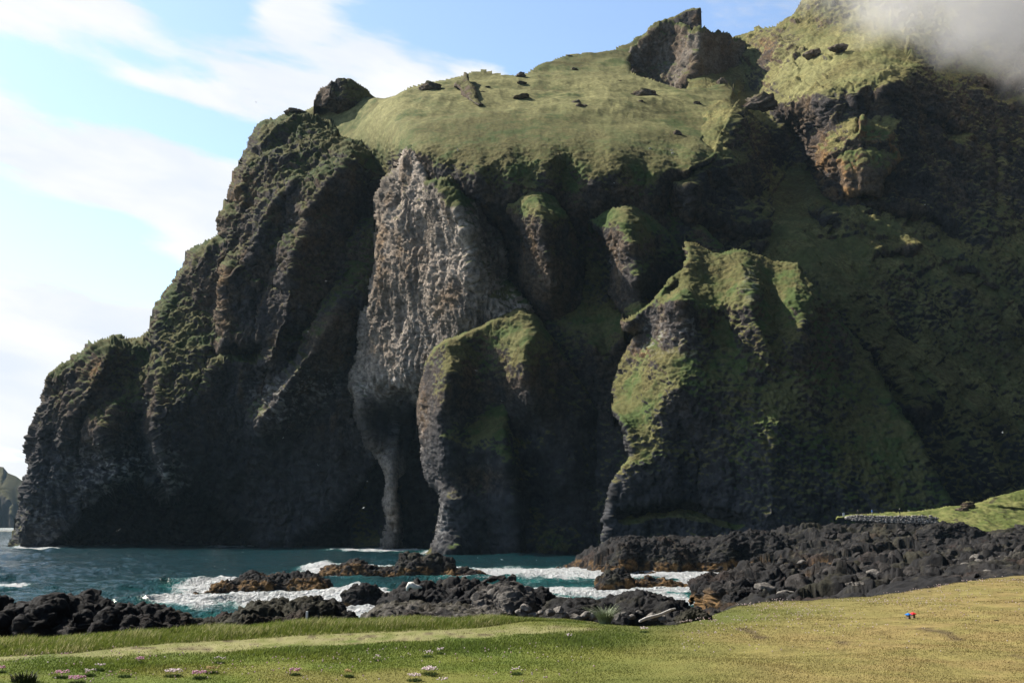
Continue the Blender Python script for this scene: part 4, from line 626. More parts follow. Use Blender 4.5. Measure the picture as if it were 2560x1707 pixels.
# ------------------------------------------------------------------ rock outcrops and skerries (closed lofted masses)
def outcrop(name, prof, d, depth, zb, label, cat='rock', group=None, sea=True, block=1.0, tilt=0., grey=0., res=None, kind=None, seed=0., dfun=None, round_=.62):
    P = np.asarray(prof, float); L = (P[-1, 0] - P[0, 0]) * d / FPX; st = res or max(.09, d * .00085)
    n = int(np.clip(L / st, 40, 420)); px = np.linspace(P[0, 0], P[-1, 0], n); top = np.interp(px, P[:, 0], P[:, 1])
    dd = d + (dfun(px) if dfun else 0 * px); tp = W(px, top, dd); H = np.maximum(tp[:, 2] - zb, .05)
    end = np.minimum(1, np.minimum(px - px[0], px[-1] - px) / (.10 * (px[-1] - px[0])) + .15)
    m = int(np.clip((depth + 2 * H.mean()) / st, 30, 200)); ph = np.linspace(0, math.pi, m)[:, None]
    y = dd[None] - np.cos(ph) * depth * .5 * end[None] * (1 + .15 * np.sin(px * .05)[None]); z = zb + H[None] * np.sin(ph) ** round_; x = tp[None, :, 0] * (1 + 0 * ph)
    pos = np.stack([x, y, z], -1); fl = pos.reshape(-1, 3); N = -grid_normals(pos); q = fl + seed
    if tilt: q = np.stack([q[:, 0] + tilt * q[:, 2], q[:, 1], q[:, 2] - tilt * q[:, 0] * .6], -1)
    s = max(H.max(), .4) * block; sz = np.clip(s * .55, .25, 4.0)
    wq = q + sz * .3 * np.stack([fbm(q, sz * 1.5, 2), fbm(q, sz * 1.5, 2, off=9.), fbm(q, sz * 1.5, 2, off=29.)], -1)
    f1, f2, c = worley(wq, sz, (1.4, 1, .8)); g1, g2, c2 = worley(wq + 5, sz * .42, (1.4, 1, .8)); h1, h2, c3 = worley(wq + 15, sz * .17, (1.3, 1, .8))
    r = sz * (.34 * (c - .5) - .26 * f1 + .15 * (c2 - .5) - .12 * g1 - .06 * sstep(.22 - (g2 - g1), 0, .22) + .07 * (c3 - .5) - .06 * h1 + .13 * ridged(q, sz * .5, 3, .6, (1.3, 1, .8), 3.) + .16 * ridged(q, sz * 1.8, 3, .5) + .13 + .03 * fbm(q, sz * .2, 2))
    r = r - np.quantile(r, .80 if L > 8 else .45)
    pos = pos + N * (r.reshape(pos.shape[:2]) * np.sin(ph) ** .2)[..., None]; fl = pos.reshape(-1, 3)
    col = lava_tint(fl, None, sea); col = lerp(col, [.15, .137, .122], grey * sstep(fbm(fl, sz, 3, off=2.), -.4, .5))
    F = quads(np.ones(pos.shape[:2], bool))
    o = mesh_np(name, fl, F, M_LAVA, col); tag(o, label, cat, group, kind); return o
SK = 'rocks standing in the surf'
SH = 'black lava outcrops along the shore'
outcrop('rock_outcrop', [(-70, 1520), (-20, 1500), (-4, 1494), (3, 1500), (6, 1520), (16, 1526), (30, 1523), (45, 1522), (60, 1530), (72, 1546)], 60, 8, 4.5, 'low black lava lump at the left edge, beside the domed outcrop', group=SH, seed=3)
outcrop('rock_outcrop', [(55, 1556), (70, 1530), (88, 1523), (100, 1513), (108, 1498), (120, 1494), (134, 1499), (148, 1491), (175, 1490), (204, 1493), (212, 1500), (235, 1509), (246, 1510), (255, 1522), (270, 1534), (284, 1556)], 62, 10, 4.5, 'domed black lava outcrop, tallest rock behind the grass on the left', group=SH, seed=13)
outcrop('rock_outcrop', [(262, 1566), (280, 1545), (292, 1537), (298, 1522), (312, 1512), (327, 1511), (329, 1521), (345, 1521), (380, 1523), (410, 1529), (430, 1540), (446, 1550), (470, 1556), (486, 1563)], 58, 8, 5, 'black outcrop with an upright block, right of the domed outcrop', group=SH, seed=23)
outcrop('rock_outcrop', [(486, 1560), (500, 1550), (520, 1544), (545, 1538), (566, 1539), (600, 1523), (627, 1511), (670, 1502), (727, 1496), (796, 1494), (803, 1507), (823, 1506), (843, 1518), (850, 1532), (884, 1533), (892, 1548)], 68, 11, 4.5, 'tilted black slabs of lava leaning left, behind the grass edge', group=SH, tilt=.7, seed=33)
outcrop('rock_outcrop', [(944, 1516), (950, 1503), (965, 1479), (1014, 1464), (1045, 1462), (1075, 1454), (1118, 1448), (1156, 1446), (1183, 1451), (1213, 1456), (1251, 1452), (1293, 1458), (1317, 1464), (1336, 1465), (1366, 1474), (1389, 1490), (1410, 1504), (1425, 1524)], 92, 17, 2.0, 'largest black lava mound in the middle of the shore', group=SH, seed=43)
outcrop('rock_outcrop', [(905, 1540), (919, 1526), (950, 1512), (983, 1506), (1014, 1506), (1060, 1509), (1137, 1509), (1163, 1517), (1210, 1521), (1259, 1525), (1278, 1540)], 56, 9, 6.5, 'grey brown rock ledge in front of the largest mound', group=SH, grey=.55, seed=53)
outcrop('rock_outcrop', [(1180, 1500), (1200, 1480), (1240, 1465), (1270, 1462), (1300, 1470), (1330, 1490), (1345, 1515)], 76, 8, 4.5, 'rough grey rock pile against the right flank of the largest mound', group=SH, grey=.8, seed=63)
outcrop('rock_outcrop', [(1340, 1540), (1366, 1518), (1390, 1505), (1412, 1498), (1450, 1494), (1500, 1498), (1540, 1492), (1565, 1488), (1611, 1481), (1653, 1486), (1680, 1498), (1715, 1512), (1750, 1528)], 60, 10, 6., 'long low black outcrop behind the grass tussock', group=SH, seed=73)
outcrop('rock_outcrop', [(1728, 1480), (1745, 1458), (1763, 1445), (1794, 1433), (1840, 1425), (1859, 1413), (1890, 1409), (1928, 1413), (1958, 1406), (1978, 1425), (1990, 1440), (2010, 1462)], 135, 20, 1.5, 'high black outcrop at the near end of the lava field', group=SH, seed=83)
outcrop('rock_outcrop', [(1478, 1428), (1500, 1399), (1530, 1376), (1535, 1352), (1550, 1344), (1600, 1341), (1650, 1347), (1690, 1353), (1720, 1356), (1765, 1360), (1775, 1346), (1813, 1331), (1863, 1327), (1909, 1331), (1950, 1340), (1990, 1352)], 273, 26, -1.5, 'black rock spit with a rusty foot reaching into the bay', group=SH, seed=93)
outcrop('rock_outcrop', [(2290, 1330), (2320, 1312), (2360, 1303), (2400, 1306), (2430, 1318), (2470, 1334)], 255, 14, 6, 'smooth dark dome of rock below the green hillock', group=SH, seed=103, block=.5)
outcrop('rock_outcrop', [(2470, 1440), (2495, 1405), (2530, 1392), (2580, 1380), (2640, 1385), (2700, 1420)], 90, 12, 6, 'big brown rock mass at the right edge above the grass', group=SH, grey=.3, seed=113)
outcrop('sea_rock', [(512, 1482), (520, 1476), (536, 1474), (543, 1457), (566, 1447), (597, 1441), (627, 1429), (650, 1433), (666, 1442), (689, 1430), (708, 1432), (722, 1438), (738, 1429), (769, 1430), (796, 1440), (819, 1453), (836, 1472), (842, 1484)], 186, 13, -1.2, 'long brown rocky islet in white surf, left of the bay', group=SK, seed=4)
outcrop('sea_rock', [(412, 1510), (420, 1498), (430, 1490), (444, 1485), (467, 1491), (484, 1506)], 165, 4, -1., 'small pointed brown rock in surf, leftmost of the three little ones', group=SK, seed=14)
outcrop('sea_rock', [(472, 1504), (482, 1488), (490, 1481), (509, 1488), (520, 1502)], 169, 4, -1., 'small pointed brown rock in surf, middle of the three little ones', group=SK, seed=24)
outcrop('sea_rock', [(518, 1506), (524, 1494), (530, 1490), (545, 1495), (560, 1499), (566, 1507)], 165, 3, -1., 'flat little rock in surf, right of the two pointed ones', group=SK, seed=34)
outcrop('sea_rock', [(856, 1530), (864, 1500), (866, 1480), (888, 1466), (911, 1460), (930, 1460), (935, 1475), (953, 1486), (965, 1510), (970, 1532)], 150, 8, -1.2, 'ochre brown weedy rock with a breaking wave on its left', group=SK, seed=44)
outcrop('sea_rock', [(816, 1496), (824, 1484), (836, 1478), (846, 1484), (852, 1496)], 172, 3, -1, 'little dark rock half buried in the breaking wave', group=SK, seed=54)
outcrop('sea_rock', [(796, 1436), (804, 1425), (811, 1418), (846, 1405), (876, 1396), (900, 1400), (915, 1408), (945, 1410), (975, 1414), (991, 1413), (1003, 1386), (1030, 1384), (1064, 1388), (1079, 1381), (1106, 1387), (1129, 1394), (1144, 1414), (1160, 1416), (1198, 1421), (1221, 1430), (1236, 1440)], 246, 16, -1.5, 'longest rocky islet, black on top and rusty below, in front of the elephant leg', group=SK, seed=64)
outcrop('sea_rock', [(1488, 1480), (1496, 1464), (1500, 1448), (1519, 1431), (1550, 1425), (1569, 1429), (1576, 1445), (1588, 1470), (1590, 1480)], 190, 7, -1.2, 'tall block of dark rock at the left end of the right hand skerry', group=SK, seed=74)
outcrop('sea_rock', [(1574, 1482), (1582, 1462), (1590, 1447), (1619, 1439), (1640, 1444), (1661, 1442), (1676, 1449), (1690, 1452), (1721, 1460), (1734, 1482)], 192, 7, -1.2, 'low dark jagged skerry stretching right from the tall block', group=SK, seed=84)
outcrop('boulder', [(1688, 1550), (1697, 1540), (1710, 1528), (1733, 1521), (1756, 1528), (1770, 1540), (1778, 1550)], 18.9, .55, GZ - .1, 'dark rounded boulder lying on the grass edge beside the driftwood', 'boulder', sea=False, block=.5, seed=2, res=.012)
outcrop('boulder', [(1838, 1506), (1848, 1496), (1859, 1485), (1874, 1478), (1890, 1486), (1904, 1504)], 28, .9, GZ - .1, 'knobbly black rock at the edge of the grass, right of the bay', 'boulder', sea=False, seed=5, res=.02)
outcrop('boulder', [(2117, 1484), (2126, 1474), (2138, 1469), (2150, 1473), (2158, 1484)], 31, .5, GZ - .1, 'pale grey stone on the rim of the grass before the lava', 'boulder', sea=False, grey=1., seed=6, res=.015)
outcrop('stone', [(2320, 1497), (2324, 1492), (2331, 1492), (2336, 1498)], 26.0, .12, GZ - .05, 'small black stone lying on the grass, left of the bare soil', 'stone', sea=False, seed=7, res=.006)
outcrop('stone', [(2482, 1556), (2487, 1550), (2496, 1550), (2500, 1556)], 18.2, .1, GZ - .05, 'small black stone in the dry yellow grass at the right', 'stone', sea=False, seed=8, res=.005)

# loose boulders: six shapes, copied about the shore
def boulder_mesh(k):
    import bmesh
    bm = bmesh.new(); bmesh.ops.create_icosphere(bm, subdivisions=4, radius=1.0); V = np.array([v.co[:] for v in bm.verts]); F = np.array([[v.index for v in f.verts] for f in bm.faces]); bm.free()
    rg = np.random.default_rng(k + 50); r = np.full(len(V), 9.)
    for i in range(15):
        nrm = rg.normal(size=3); nrm /= np.linalg.norm(nrm); dn = V @ nrm; r = np.minimum(r, np.where(dn > .05, rg.uniform(.62, 1.0) / np.maximum(dn, .05), 9.))
    V = V * (np.minimum(r, 1.15) + .05 * fbm(V + k * 7, .5, 3))[:, None] * [1.15, 1., .75]
    return V, F
STONES = []
for k in range(6):
    V, F = boulder_mesh(k); a = fbm(V + 3 * k, .7, 3)
    for gk, base in enumerate(([.030, .027, .025], [.115, .105, .094])):
        o = mesh_np('boulder', V, F, M_LAVA, lerp(np.array(base) * np.ones((len(V), 1)), np.array(base) * 1.7, sstep(a, -.3, .5))); STONES.append(o.data); bpy.data.objects.remove(o)
def stone(px, py, d, size, pale, label, group, rg, z=None, name='boulder'):
    o = bpy.data.objects.new(name, STONES[2 * rg.integers(6) + (1 if pale else 0)]); p = W(px, py, d) if z is None else None
    o.location = p if z is None else (on_level(px, py, z)); o.rotation_euler = (rg.uniform(-.4, .4), rg.uniform(-.4, .4), rg.uniform(0, 6.28)); o.scale = (size, size * rg.uniform(.8, 1.1), size * rg.uniform(.75, 1.1))
    link(o); tag(o, label, 'boulder', group); return o
rg = np.random.default_rng(77)
for px, py, s in [(1296, 1528, 10), (1316, 1520, 13), (1306, 1536, 11), (1334, 1537, 13), (1352, 1532, 9), (1375, 1530, 13), (1398, 1525, 16), (1415, 1540, 12), (1440, 1541, 14), (1462, 1538, 13), (1487, 1540, 12), (1480, 1533, 9), (1545, 1542, 11), (1560, 1535, 9), (1580, 1540, 10), (1628, 1543, 13), (1655, 1545, 12), (1600, 1530, 9)]:
    stone(px, py, 40, s * 40 / FPX, True, 'pale grey boulder lying at the foot of the black outcrops, just behind the grass', 'pale boulders behind the grass', rg)
for px, py, s in [(1232, 1446, 12), (1255, 1444, 13), (1280, 1445, 14), (1215, 1450, 9), (1300, 1470, 12), (1322, 1478, 14), (1275, 1478, 15), (1250, 1490, 14), (1298, 1500, 16), (1222, 1488, 12), (1200, 1495, 13)]:
    stone(px, py, 86, s * 86 / FPX, py > 1460, 'grey boulder resting on the largest black mound', 'boulders on the largest mound', rg)
for i in range(16):
    px, py = rg.uniform(2405, 2545), 0; py = rg.uniform(1398, 1446) - max(0, px - 2450) * .1; s = rg.uniform(9, 17); stone(px, py, 72 + (1446 - py) * .5, s * 80 / FPX, rg.random() < .8, 'grey block in the boulder pile above the right end of the grass', 'boulder pile at the right', rg)
for i in range(110):
    d = rg.uniform(95, 285); px = rg.uniform(1790, 2560); x = (px - 1280) / FPX * d
    if d > 200 and px < 1900 - (285 - d): continue
    z = float(land_z(np.array([x]), np.array([d]))[0]) + .8 * min(1.25, d / 120.)
    o = stone(px, 1400, d, rg.uniform(.5, 1.7), rg.random() < .08, 'loose angular block lying on the black lava field', 'loose blocks on the lava field', rg); o.location = (x, d, z)

# small crags on the grass dome (shapes from the photograph, set into the slope)
def crag(px, py, wpx, hpx, label, seed, d=None, sx=.0, grey=.6, name='crag', prof=None):
    d = d or float(dome_d(px, py)) - 2.6; s = d / FPX
    V, F = boulder_mesh(seed); n = fbm(V + seed, .5, 3); V = V * (1 + .25 * n)[:, None]; V[:, 0] += sx * V[:, 2]
    V = V * [wpx * .5 * s, wpx * .45 * s, hpx * .62 * s]; p = W(px, py, d); V = V + p; r = ridged(V, 4, 3, .55); V = V + (V - p) * (.16 * r)[:, None]
    col = lerp(BROWN * .8 * np.ones((len(V), 3)), GREY, grey * sstep(fbm(V, 5, 3), -.4, .4)); hgt = (V[:, 2] - p[2]) / (hpx * s)
    col = lerp(col, OLIVE, .8 * sstep(hgt + .3 * fbm(V, 4, 2), .35, .6)); o = mesh_np(name, V, F, M_CLIFF, col); tag(o, label, 'crag', 'rock crags on the grass dome'); return o
relief('cap_rock', [(786, 258), (790, 246), (800, 224), (804, 219), (817, 210), (823, 203), (829, 197), (834, 201), (837, 206), (846, 196), (858, 198), (876, 204), (896, 217), (912, 230), (932, 245), (960, 262), (950, 280), (900, 292), (850, 284), (810, 270)],
       [(790, 255, 648), (805, 225, 647), (830, 205, 645), (850, 255, 638), (870, 205, 650), (905, 232, 652), (935, 252, 656), (955, 268, 652), (890, 285, 652), (840, 275, 650), (885, 250, 645)], [([(830, 197, 2), (822, 228, 7), (812, 262, 6)], 18, 30, 1.), ([(858, 198, 1), (866, 225, 5), (880, 262, 3)], 24, 60, 1.), ([(840, 206, -2), (846, 230, -4)], 10, 10, 1.)],
       wrap=(3, 3), warp=(2, 2), step=1.2, rough=crag_rough(.5), paint=cliff_paint(BROWN * 1.1, BASALT, OLIVE, OLIVE, .42, .6, marks=[(905, 240, 40, 40, .7)], wet=False), thick=25, label='dark notched cap rock on the skyline at the left of the dome', cat='crag', kind=None)['group'] = 'rock crags on the grass dome'
relief('jutting_rock', [(1636, 92), (1642, 72), (1648, 53), (1672, 46), (1700, 37), (1718, 28), (1735, 23), (1750, 22), (1753, 32), (1750, 48), (1752, 60), (1751, 74), (1730, 78), (1700, 84), (1680, 90), (1655, 92)],
       [(1640, 85, 752), (1650, 55, 752), (1690, 60, 740), (1740, 30, 736), (1745, 65, 732), (1700, 85, 736)], [], wrap=(6, 10), warp=(2, 1.5), step=1.5, rough=crag_rough(.3),
       paint=cliff_paint(BROWN * .8, BASALT, OLIVE, OLIVE * .8, .42, .6, marks=[(1680, 45, 30, 8, .3)], wet=False), thick=30, label='dark wedge of rock jutting out at the very top of the skyline', cat='crag', kind=None)['group'] = 'rock crags on the grass dome'
relief('rock_spire', [(1136, 216), (1140, 208), (1150, 203), (1157, 196), (1162, 188), (1168, 188), (1171, 200), (1178, 212), (1186, 220), (1192, 236), (1200, 250), (1210, 262), (1196, 266), (1182, 258), (1168, 246), (1154, 236), (1152, 226), (1146, 219)],
       [(x, y, float(dome_d(x, max(y, 205))) - k) for x, y, k in [(1140, 212, 13), (1165, 190, 12), (1170, 220, 14), (1190, 240, 11), (1200, 262, 6), (1155, 232, 8), (1182, 256, 7)]], [([(1166, 190, 1), (1172, 220, 3), (1190, 250, 3)], 12, 14, 1.)], wrap=(5, 8), warp=(1.5, 1.2), step=1.2, rough=crag_rough(.25),
       paint=cliff_paint(GREY, BROWN, OLIVE, OLIVE, .55, .7, wet=False), thick=12, label='leaning rock spire with a scree tail on the grass dome', cat='crag', kind=None)['group'] = 'rock crags on the grass dome'
for px, py, wp, hp, lb, sd_ in [(1078, 222, 50, 26, 'low rounded crag left of the leaning spire', 0), (1303, 190, 24, 14, 'small dark crag notched into the slope right of the spire', 1), (1304, 208, 26, 10, 'thin brown outcrop just under the small notched crag', 2), (1304, 242, 34, 11, 'flat brown outcrop in the middle of the grass dome', 3),
                                (1437, 174, 18, 9, 'lone dark stone high on the dome, right of centre', 4), (1220, 218, 13, 7, 'small dark stone beside the shadow of the spire', 5), (1423, 142, 16, 5, 'tiny rock bump on the skyline of the dome', 0), (1546, 209, 22, 13, 'small pointed crag on the lip of the lower grass', 1),
                                (1586, 180, 18, 18, 'pointed stone at the edge of the summit hollow', 2), (1436, 262, 26, 24, 'dark upright half of the split crag on the dome', 3), (1458, 272, 44, 22, 'pale right half of the split crag on the dome', 4), (1523, 266, 16, 12, 'small brown stone right of the split crag', 5),
                                (1612, 238, 52, 26, 'broad broken crag below the summit hollow', 0), (1740, 262, 28, 10, 'low brown outcrop on the right of the dome', 1), (1693, 334, 22, 24, 'narrow brown scar slanting on the lower right of the dome', 2), (1597, 258, 22, 14, 'brown block at the foot of the broad broken crag', 3), (1808, 208, 26, 30, 'pointed stone on the right rim of the dome', 4), (1208, 231, 14, 6, 'second small stone beside the shadow of the spire', 2)]:
    crag(px, py, wp, hp, lb, sd_)
for px, py, wp, hp, lb, sd_, dd in [(740, 283, 62, 22, 'grey crag crowning the top of the headland', 2, 648), (628, 325, 0, 0, '', 0, 0), (2030, 135, 34, 24, 'dark crag on the grass left of the misty slope', 3, 640), (2100, 118, 40, 22, 'broken crag beside the dark crag under the mist', 5, 618), (1905, 262, 74, 44, 'grassy rock knob above the dark ravine', 1, 590)]:
    if wp: crag(px, py, wp, hp, lb, sd_, dd)
# ------------------------------------------------------------------ hillock, stone wall and the things on it
relief('hillock', [(2085, 1300), (2092, 1289), (2130, 1287), (2200, 1281), (2300, 1274), (2350, 1270), (2400, 1264), (2440, 1257), (2475, 1245), (2510, 1236), (2560, 1223), (2640, 1200), (2760, 1185), (2760, 1350), (2450, 1330), (2370, 1318), (2342, 1300), (2200, 1297), (2100, 1297)],
       [(2090, 1292, 303), (2200, 1284, 303), (2350, 1274, 303), (2440, 1260, 306), (2560, 1228, 314), (2700, 1195, 324), (2100, 1320, 290), (2350, 1310, 284), (2450, 1320, 282), (2560, 1320, 284), (2700, 1330, 286), (2450, 1285, 295), (2560, 1275, 300), (2650, 1270, 304)],
       [([(2440, 1268, 0), (2500, 1272, -2.5), (2600, 1278, -2.5), (2700, 1280, -2)], 4, 6, .8)], wrap=(3, 5), warp=(2, 1), step=1.5, step_y=.8,
       rough=lambda p, n, mz, X, Y: .25 * fbm(p, 2.2, 3) + .5 * fbm(p, 9, 2), paint=lambda p, n, mz, X, Y, disp: lerp(lerp([.095, .115, .034], [.165, .168, .06], sstep(fbm(p, 6, 3) + .6 * fbm(p, 1.4, 2, off=4.), -.5, .5)), [.05, .04, .03], .7 * sstep(fbm(p, 3, 3, off=8.), .5, .8)),
       thick=0, label='bright green grassy rise beyond the lava at the right', cat='hillock')
def stone_wall():
    rg = np.random.default_rng(9); V0 = [boulder_mesh(k) for k in range(6)]; Vs, Fs, Cs, n = [], [], [], 0
    for i in range(900):
        px = rg.uniform(2114, 2344); t = (px - 2114) / 230; bot = np.interp(px, [2114, 2200, 2344], [1298, 1305, 1310]); top = np.interp(px, [2114, 2140, 2170, 2240, 2330, 2344], [1292, 1287, 1289.5, 1289.5, 1289, 1294])
        v = rg.uniform(0, 1) ; d = 293 - 1.0 * (1 - v) - 3 * t; p = W(px, bot + (top - bot) * v, d); V, F = V0[rg.integers(6)]; s = rg.uniform(.2, .42); ang = rg.uniform(0, 6.28)
        Rm = np.array([[math.cos(ang), -math.sin(ang), 0], [math.sin(ang), math.cos(ang), 0], [0, 0, 1]]); k = F[:, :]; Vs.append((V * [s * 1.3, s, s]) @ Rm.T + p); Fs.append(k + n); n += len(V); Cs.append(np.ones((len(V), 1)) * rg.choice([.09, .15, .24, .32]) * np.array([1, .94, .88]))
    tag(mesh_np('stone_wall', np.concatenate(Vs), np.concatenate(Fs), M_LAVA, np.concatenate(Cs)), 'long dry stone wall of grey rubble holding up the green rise', 'stone wall')
_b = boulder_mesh
def boulder_mesh(k, cache={}):
    if k not in cache:
        import bmesh
        bm = bmesh.new(); bmesh.ops.create_icosphere(bm, subdivisions=2, radius=1.0); V = np.array([v.co[:] for v in bm.verts]); F = np.array([[v.index for v in f.verts] for f in bm.faces]); bm.free()
        rg = np.random.default_rng(k + 50); r = np.full(len(V), 1.15)
        for i in range(15):
            nrm = rg.normal(size=3); nrm /= np.linalg.norm(nrm); dn = V @ nrm; r = np.minimum(r, np.where(dn > .05, rg.uniform(.62, 1.0) / np.maximum(dn, .05), 9.))
        cache[k] = (V * r[:, None] * [1.15, 1, .75], F)
    return cache[k]
stone_wall()
boulder_mesh = _b
crag(2421, 1262, 27, 15, 'grey boulder with a pale top on the crest of the green rise', 1, 303, name='boulder'); crag(2405, 1273, 22, 13, 'dark boulder just below the one on the crest of the rise', 3, 300, name='boulder')
for o in [o for o in bpy.data.objects if o.name.startswith('boulder') and o.get('category') == 'crag']: o['category'] = 'boulder'; o['group'] = 'boulders on the green rise'

def box_bm(bm, c, s, rot=None, bev=0.):
    import bmesh
    from mathutils import Matrix
    m = Matrix.Translation(c) @ (rot.to_matrix().to_4x4() if rot else Matrix()) @ Matrix.Diagonal((s[0], s[1], s[2], 1))
    r = bmesh.ops.create_cube(bm, size=1, matrix=m)
    if bev: bmesh.ops.bevel(bm, geom=[e for e in {e for v in r['verts'] for e in v.link_edges}], offset=bev, segments=2, affect='EDGES', profile=.5)
def tube_bm(bm, pts, radii, seg=8):
    pts = [Vector(p) for p in pts]; rings = []
    for i, p in enumerate(pts):
        t = (pts[min(i + 1, len(pts) - 1)] - pts[max(i - 1, 0)]).normalized(); u = t.cross(Vector((0.3, 1, .1))).normalized(); v = t.cross(u)
        rings.append([bm.verts.new(p + (u * math.cos(6.28318 * k / seg) + v * math.sin(6.28318 * k / seg)) * radii[i]) for k in range(seg)])
    for a, b in zip(rings[:-1], rings[1:]):
        for k in range(seg): bm.faces.new((a[k], a[(k + 1) % seg], b[(k + 1) % seg], b[k]))
    bm.faces.new(rings[0]); bm.faces.new(rings[-1][::-1])
def obj_bm(name, build, mat, parent=None, smooth=False):
    import bmesh
    bm = bmesh.new(); build(bm); bmesh.ops.recalc_face_normals(bm, faces=bm.faces[:]); me = bpy.data.meshes.new(name); bm.to_mesh(me); bm.free()
    if smooth: me.polygons.foreach_set('use_smooth', [True] * len(me.polygons))
    me.materials.append(mat); return link(bpy.data.objects.new(name, me), parent)
def thing(name, loc, label, cat, group=None, rz=0.):
    o = bpy.data.objects.new(name, None); o.location = loc; o.rotation_euler[2] = rz; o.empty_display_size = .2; link(o); return tag(o, label, cat, group)
WHITE = plain_mat('white_paint', (.78, .78, .76), .5, .08, 20); WOOD = plain_mat('grey_wood', (.16, .13, .10), .8, .35, 14); DRIFT = plain_mat('bleached_wood', (.58, .55, .50), .85, .25, 25); STEEL = plain_mat('dull_metal', (.22, .22, .22), .5, .15, 30)

# people, sign and bench on the rise, 300 m away
def person(px, py_foot, top, legs, label, rz, stride=.12, pack=None, hat=None, arm=.0):
    t = thing('person', W(px, py_foot, 300.), label, 'person', 'people walking on the green rise', rz)
    import bmesh
    J = [((0, 0, .95), .15), ((0, 0, 1.18), .14), ((0, 0, 1.40), .17), ((0, 0, 1.52), .06), ((0, -.01, 1.64), .10), ((0, -.01, 1.74), .075),
         ((.19, 0, 1.40), .065), ((.27, .03, 1.14), .05), ((.26, -.08 - arm, .92), .04), ((.26, -.11 - arm, .84), .03), ((-.19, 0, 1.40), .065), ((-.27, .02, 1.14), .05), ((-.26, .06 + arm, .92), .04), ((-.26, .08 + arm, .84), .03),
         ((.09, 0, .86), .10), ((.10, -stride * .5, .48), .075), ((.10, -stride, .08), .05), ((.10, -stride - .14, .04), .04), ((-.09, 0, .86), .10), ((-.10, stride * .4, .48), .075), ((-.10, stride, .08), .05), ((-.10, stride - .14, .04), .04)]
    Ed = [(0, 1), (1, 2), (2, 3), (3, 4), (4, 5), (2, 6), (6, 7), (7, 8), (8, 9), (2, 10), (10, 11), (11, 12), (12, 13), (0, 14), (14, 15), (15, 16), (16, 17), (0, 18), (18, 19), (19, 20), (20, 21)]
    me = bpy.data.meshes.new('body'); me.from_pydata([j[0] for j in J], Ed, []); b = bpy.data.objects.new('body', me); link(b, t)
    mo = b.modifiers.new('skin', 'SKIN')
    for i, (_, r) in enumerate(J): me.skin_vertices[0].data[i].radius = (r, r)
    me.skin_vertices[0].data[0].use_root = True
    b.modifiers.new('smooth', 'SUBSURF').levels = 2; b.modifiers[-1].render_levels = 2
    m, n, bs = base_mat('clothes_and_skin', .8, .2); tcn = n.node('ShaderNodeTexCoord').outputs['Object']; sx = n.node('ShaderNodeSeparateXYZ'); n.l.new(tcn, sx.inputs[0]); z = sx.outputs[2]
    c = n.mix(n.math('GREATER_THAN', z, .93), tuple(legs), tuple(top)); c = n.mix(n.math('GREATER_THAN', z, 1.53), c, (.42, .27, .20)); c = n.mix(n.math('LESS_THAN', z, .11), c, (.03, .03, .03)); n.put(bs.inputs['Base Color'], c); me.materials.append(m)
    def hair(bm):
        bmesh.ops.create_uvsphere(bm, u_segments=12, v_segments=8, radius=.115)
        for v in bm.verts: v.co = (v.co.x, v.co.y + .015, 1.70 + v.co.z * .8)
    obj_bm('hair' if not hat else 'hat', hair, plain_mat('hair', hat or (.03, .02, .015), .8, .2, 30), t, True)
    if pack: obj_bm('backpack', lambda bm: box_bm(bm, (0, .21, 1.24), (.30, .18, .46), None, .06), plain_mat('backpack', pack, .8, .2, 20), t, True)
    return t
person(2145.4, 1287.6, (.16, .135, .11), (.04, .04, .045), 'person in a grey brown jacket with a dark backpack standing left of the bench', R(80), .05, (.02, .02, .022))
person(2180.5, 1287.6, (.03, .10, .28), (.35, .33, .30), 'person in a blue jacket and pale trousers walking right of the bench', R(-70), .22, None, (.05, .05, .06), .08)
person(2250.0, 1286.0, (.03, .03, .034), (.035, .035, .04), 'person in dark clothes with a pale hat standing farthest right on the rise', R(200), .08, None, (.6, .58, .55))
b = thing('picnic_bench', W(2160, 1287.9, 301.), 'dark wooden picnic bench between the two walkers', 'bench')
obj_bm('table_top', lambda bm: [box_bm(bm, (0, y, .74), (1.7, .13, .05), None, .01) for y in (-.29, -.145, 0, .145, .29)], WOOD, b)
for s in (-1, 1): obj_bm('seat', lambda bm: box_bm(bm, (0, s * .68, .44), (1.7, .26, .05), None, .01), WOOD, b)
for s in (-1, 1): obj_bm('leg_frame', lambda bm: [box_bm(bm, (s * .6, -.30, .37), (.07, .06, .85), __import__('mathutils').Euler((R(-28), 0, 0)), .005), box_bm(bm, (s * .6, .30, .37), (.07, .06, .85), __import__('mathutils').Euler((R(28), 0, 0)), .005), box_bm(bm, (s * .6, 0, .39), (.06, 1.5, .08), None, .005)], WOOD, b)
s_ = thing('notice_board', W(2109.3, 1293.4, 300.), 'white upright notice board at the left end of the stone wall', 'sign')
obj_bm('panel', lambda bm: box_bm(bm, (0, 0, .95), (.62, .05, 1.05), None, .01), WHITE, s_)
for s in (-1, 1): obj_bm('post', lambda bm: box_bm(bm, (s * .25, .06, .72), (.07, .06, 1.44), None, .008), STEEL, s_)
s_ = thing('trail_sign', W(2271.8, 1281.5, 303.), 'little white plate on a post beside the path on the rise', 'sign')
obj_bm('plate', lambda bm: box_bm(bm, (0, -.05, .66), (.6, .03, .22), None, .008), WHITE, s_); obj_bm('post', lambda bm: box_bm(bm, (0, 0, .35), (.06, .06, .7), None, .008), WOOD, s_)

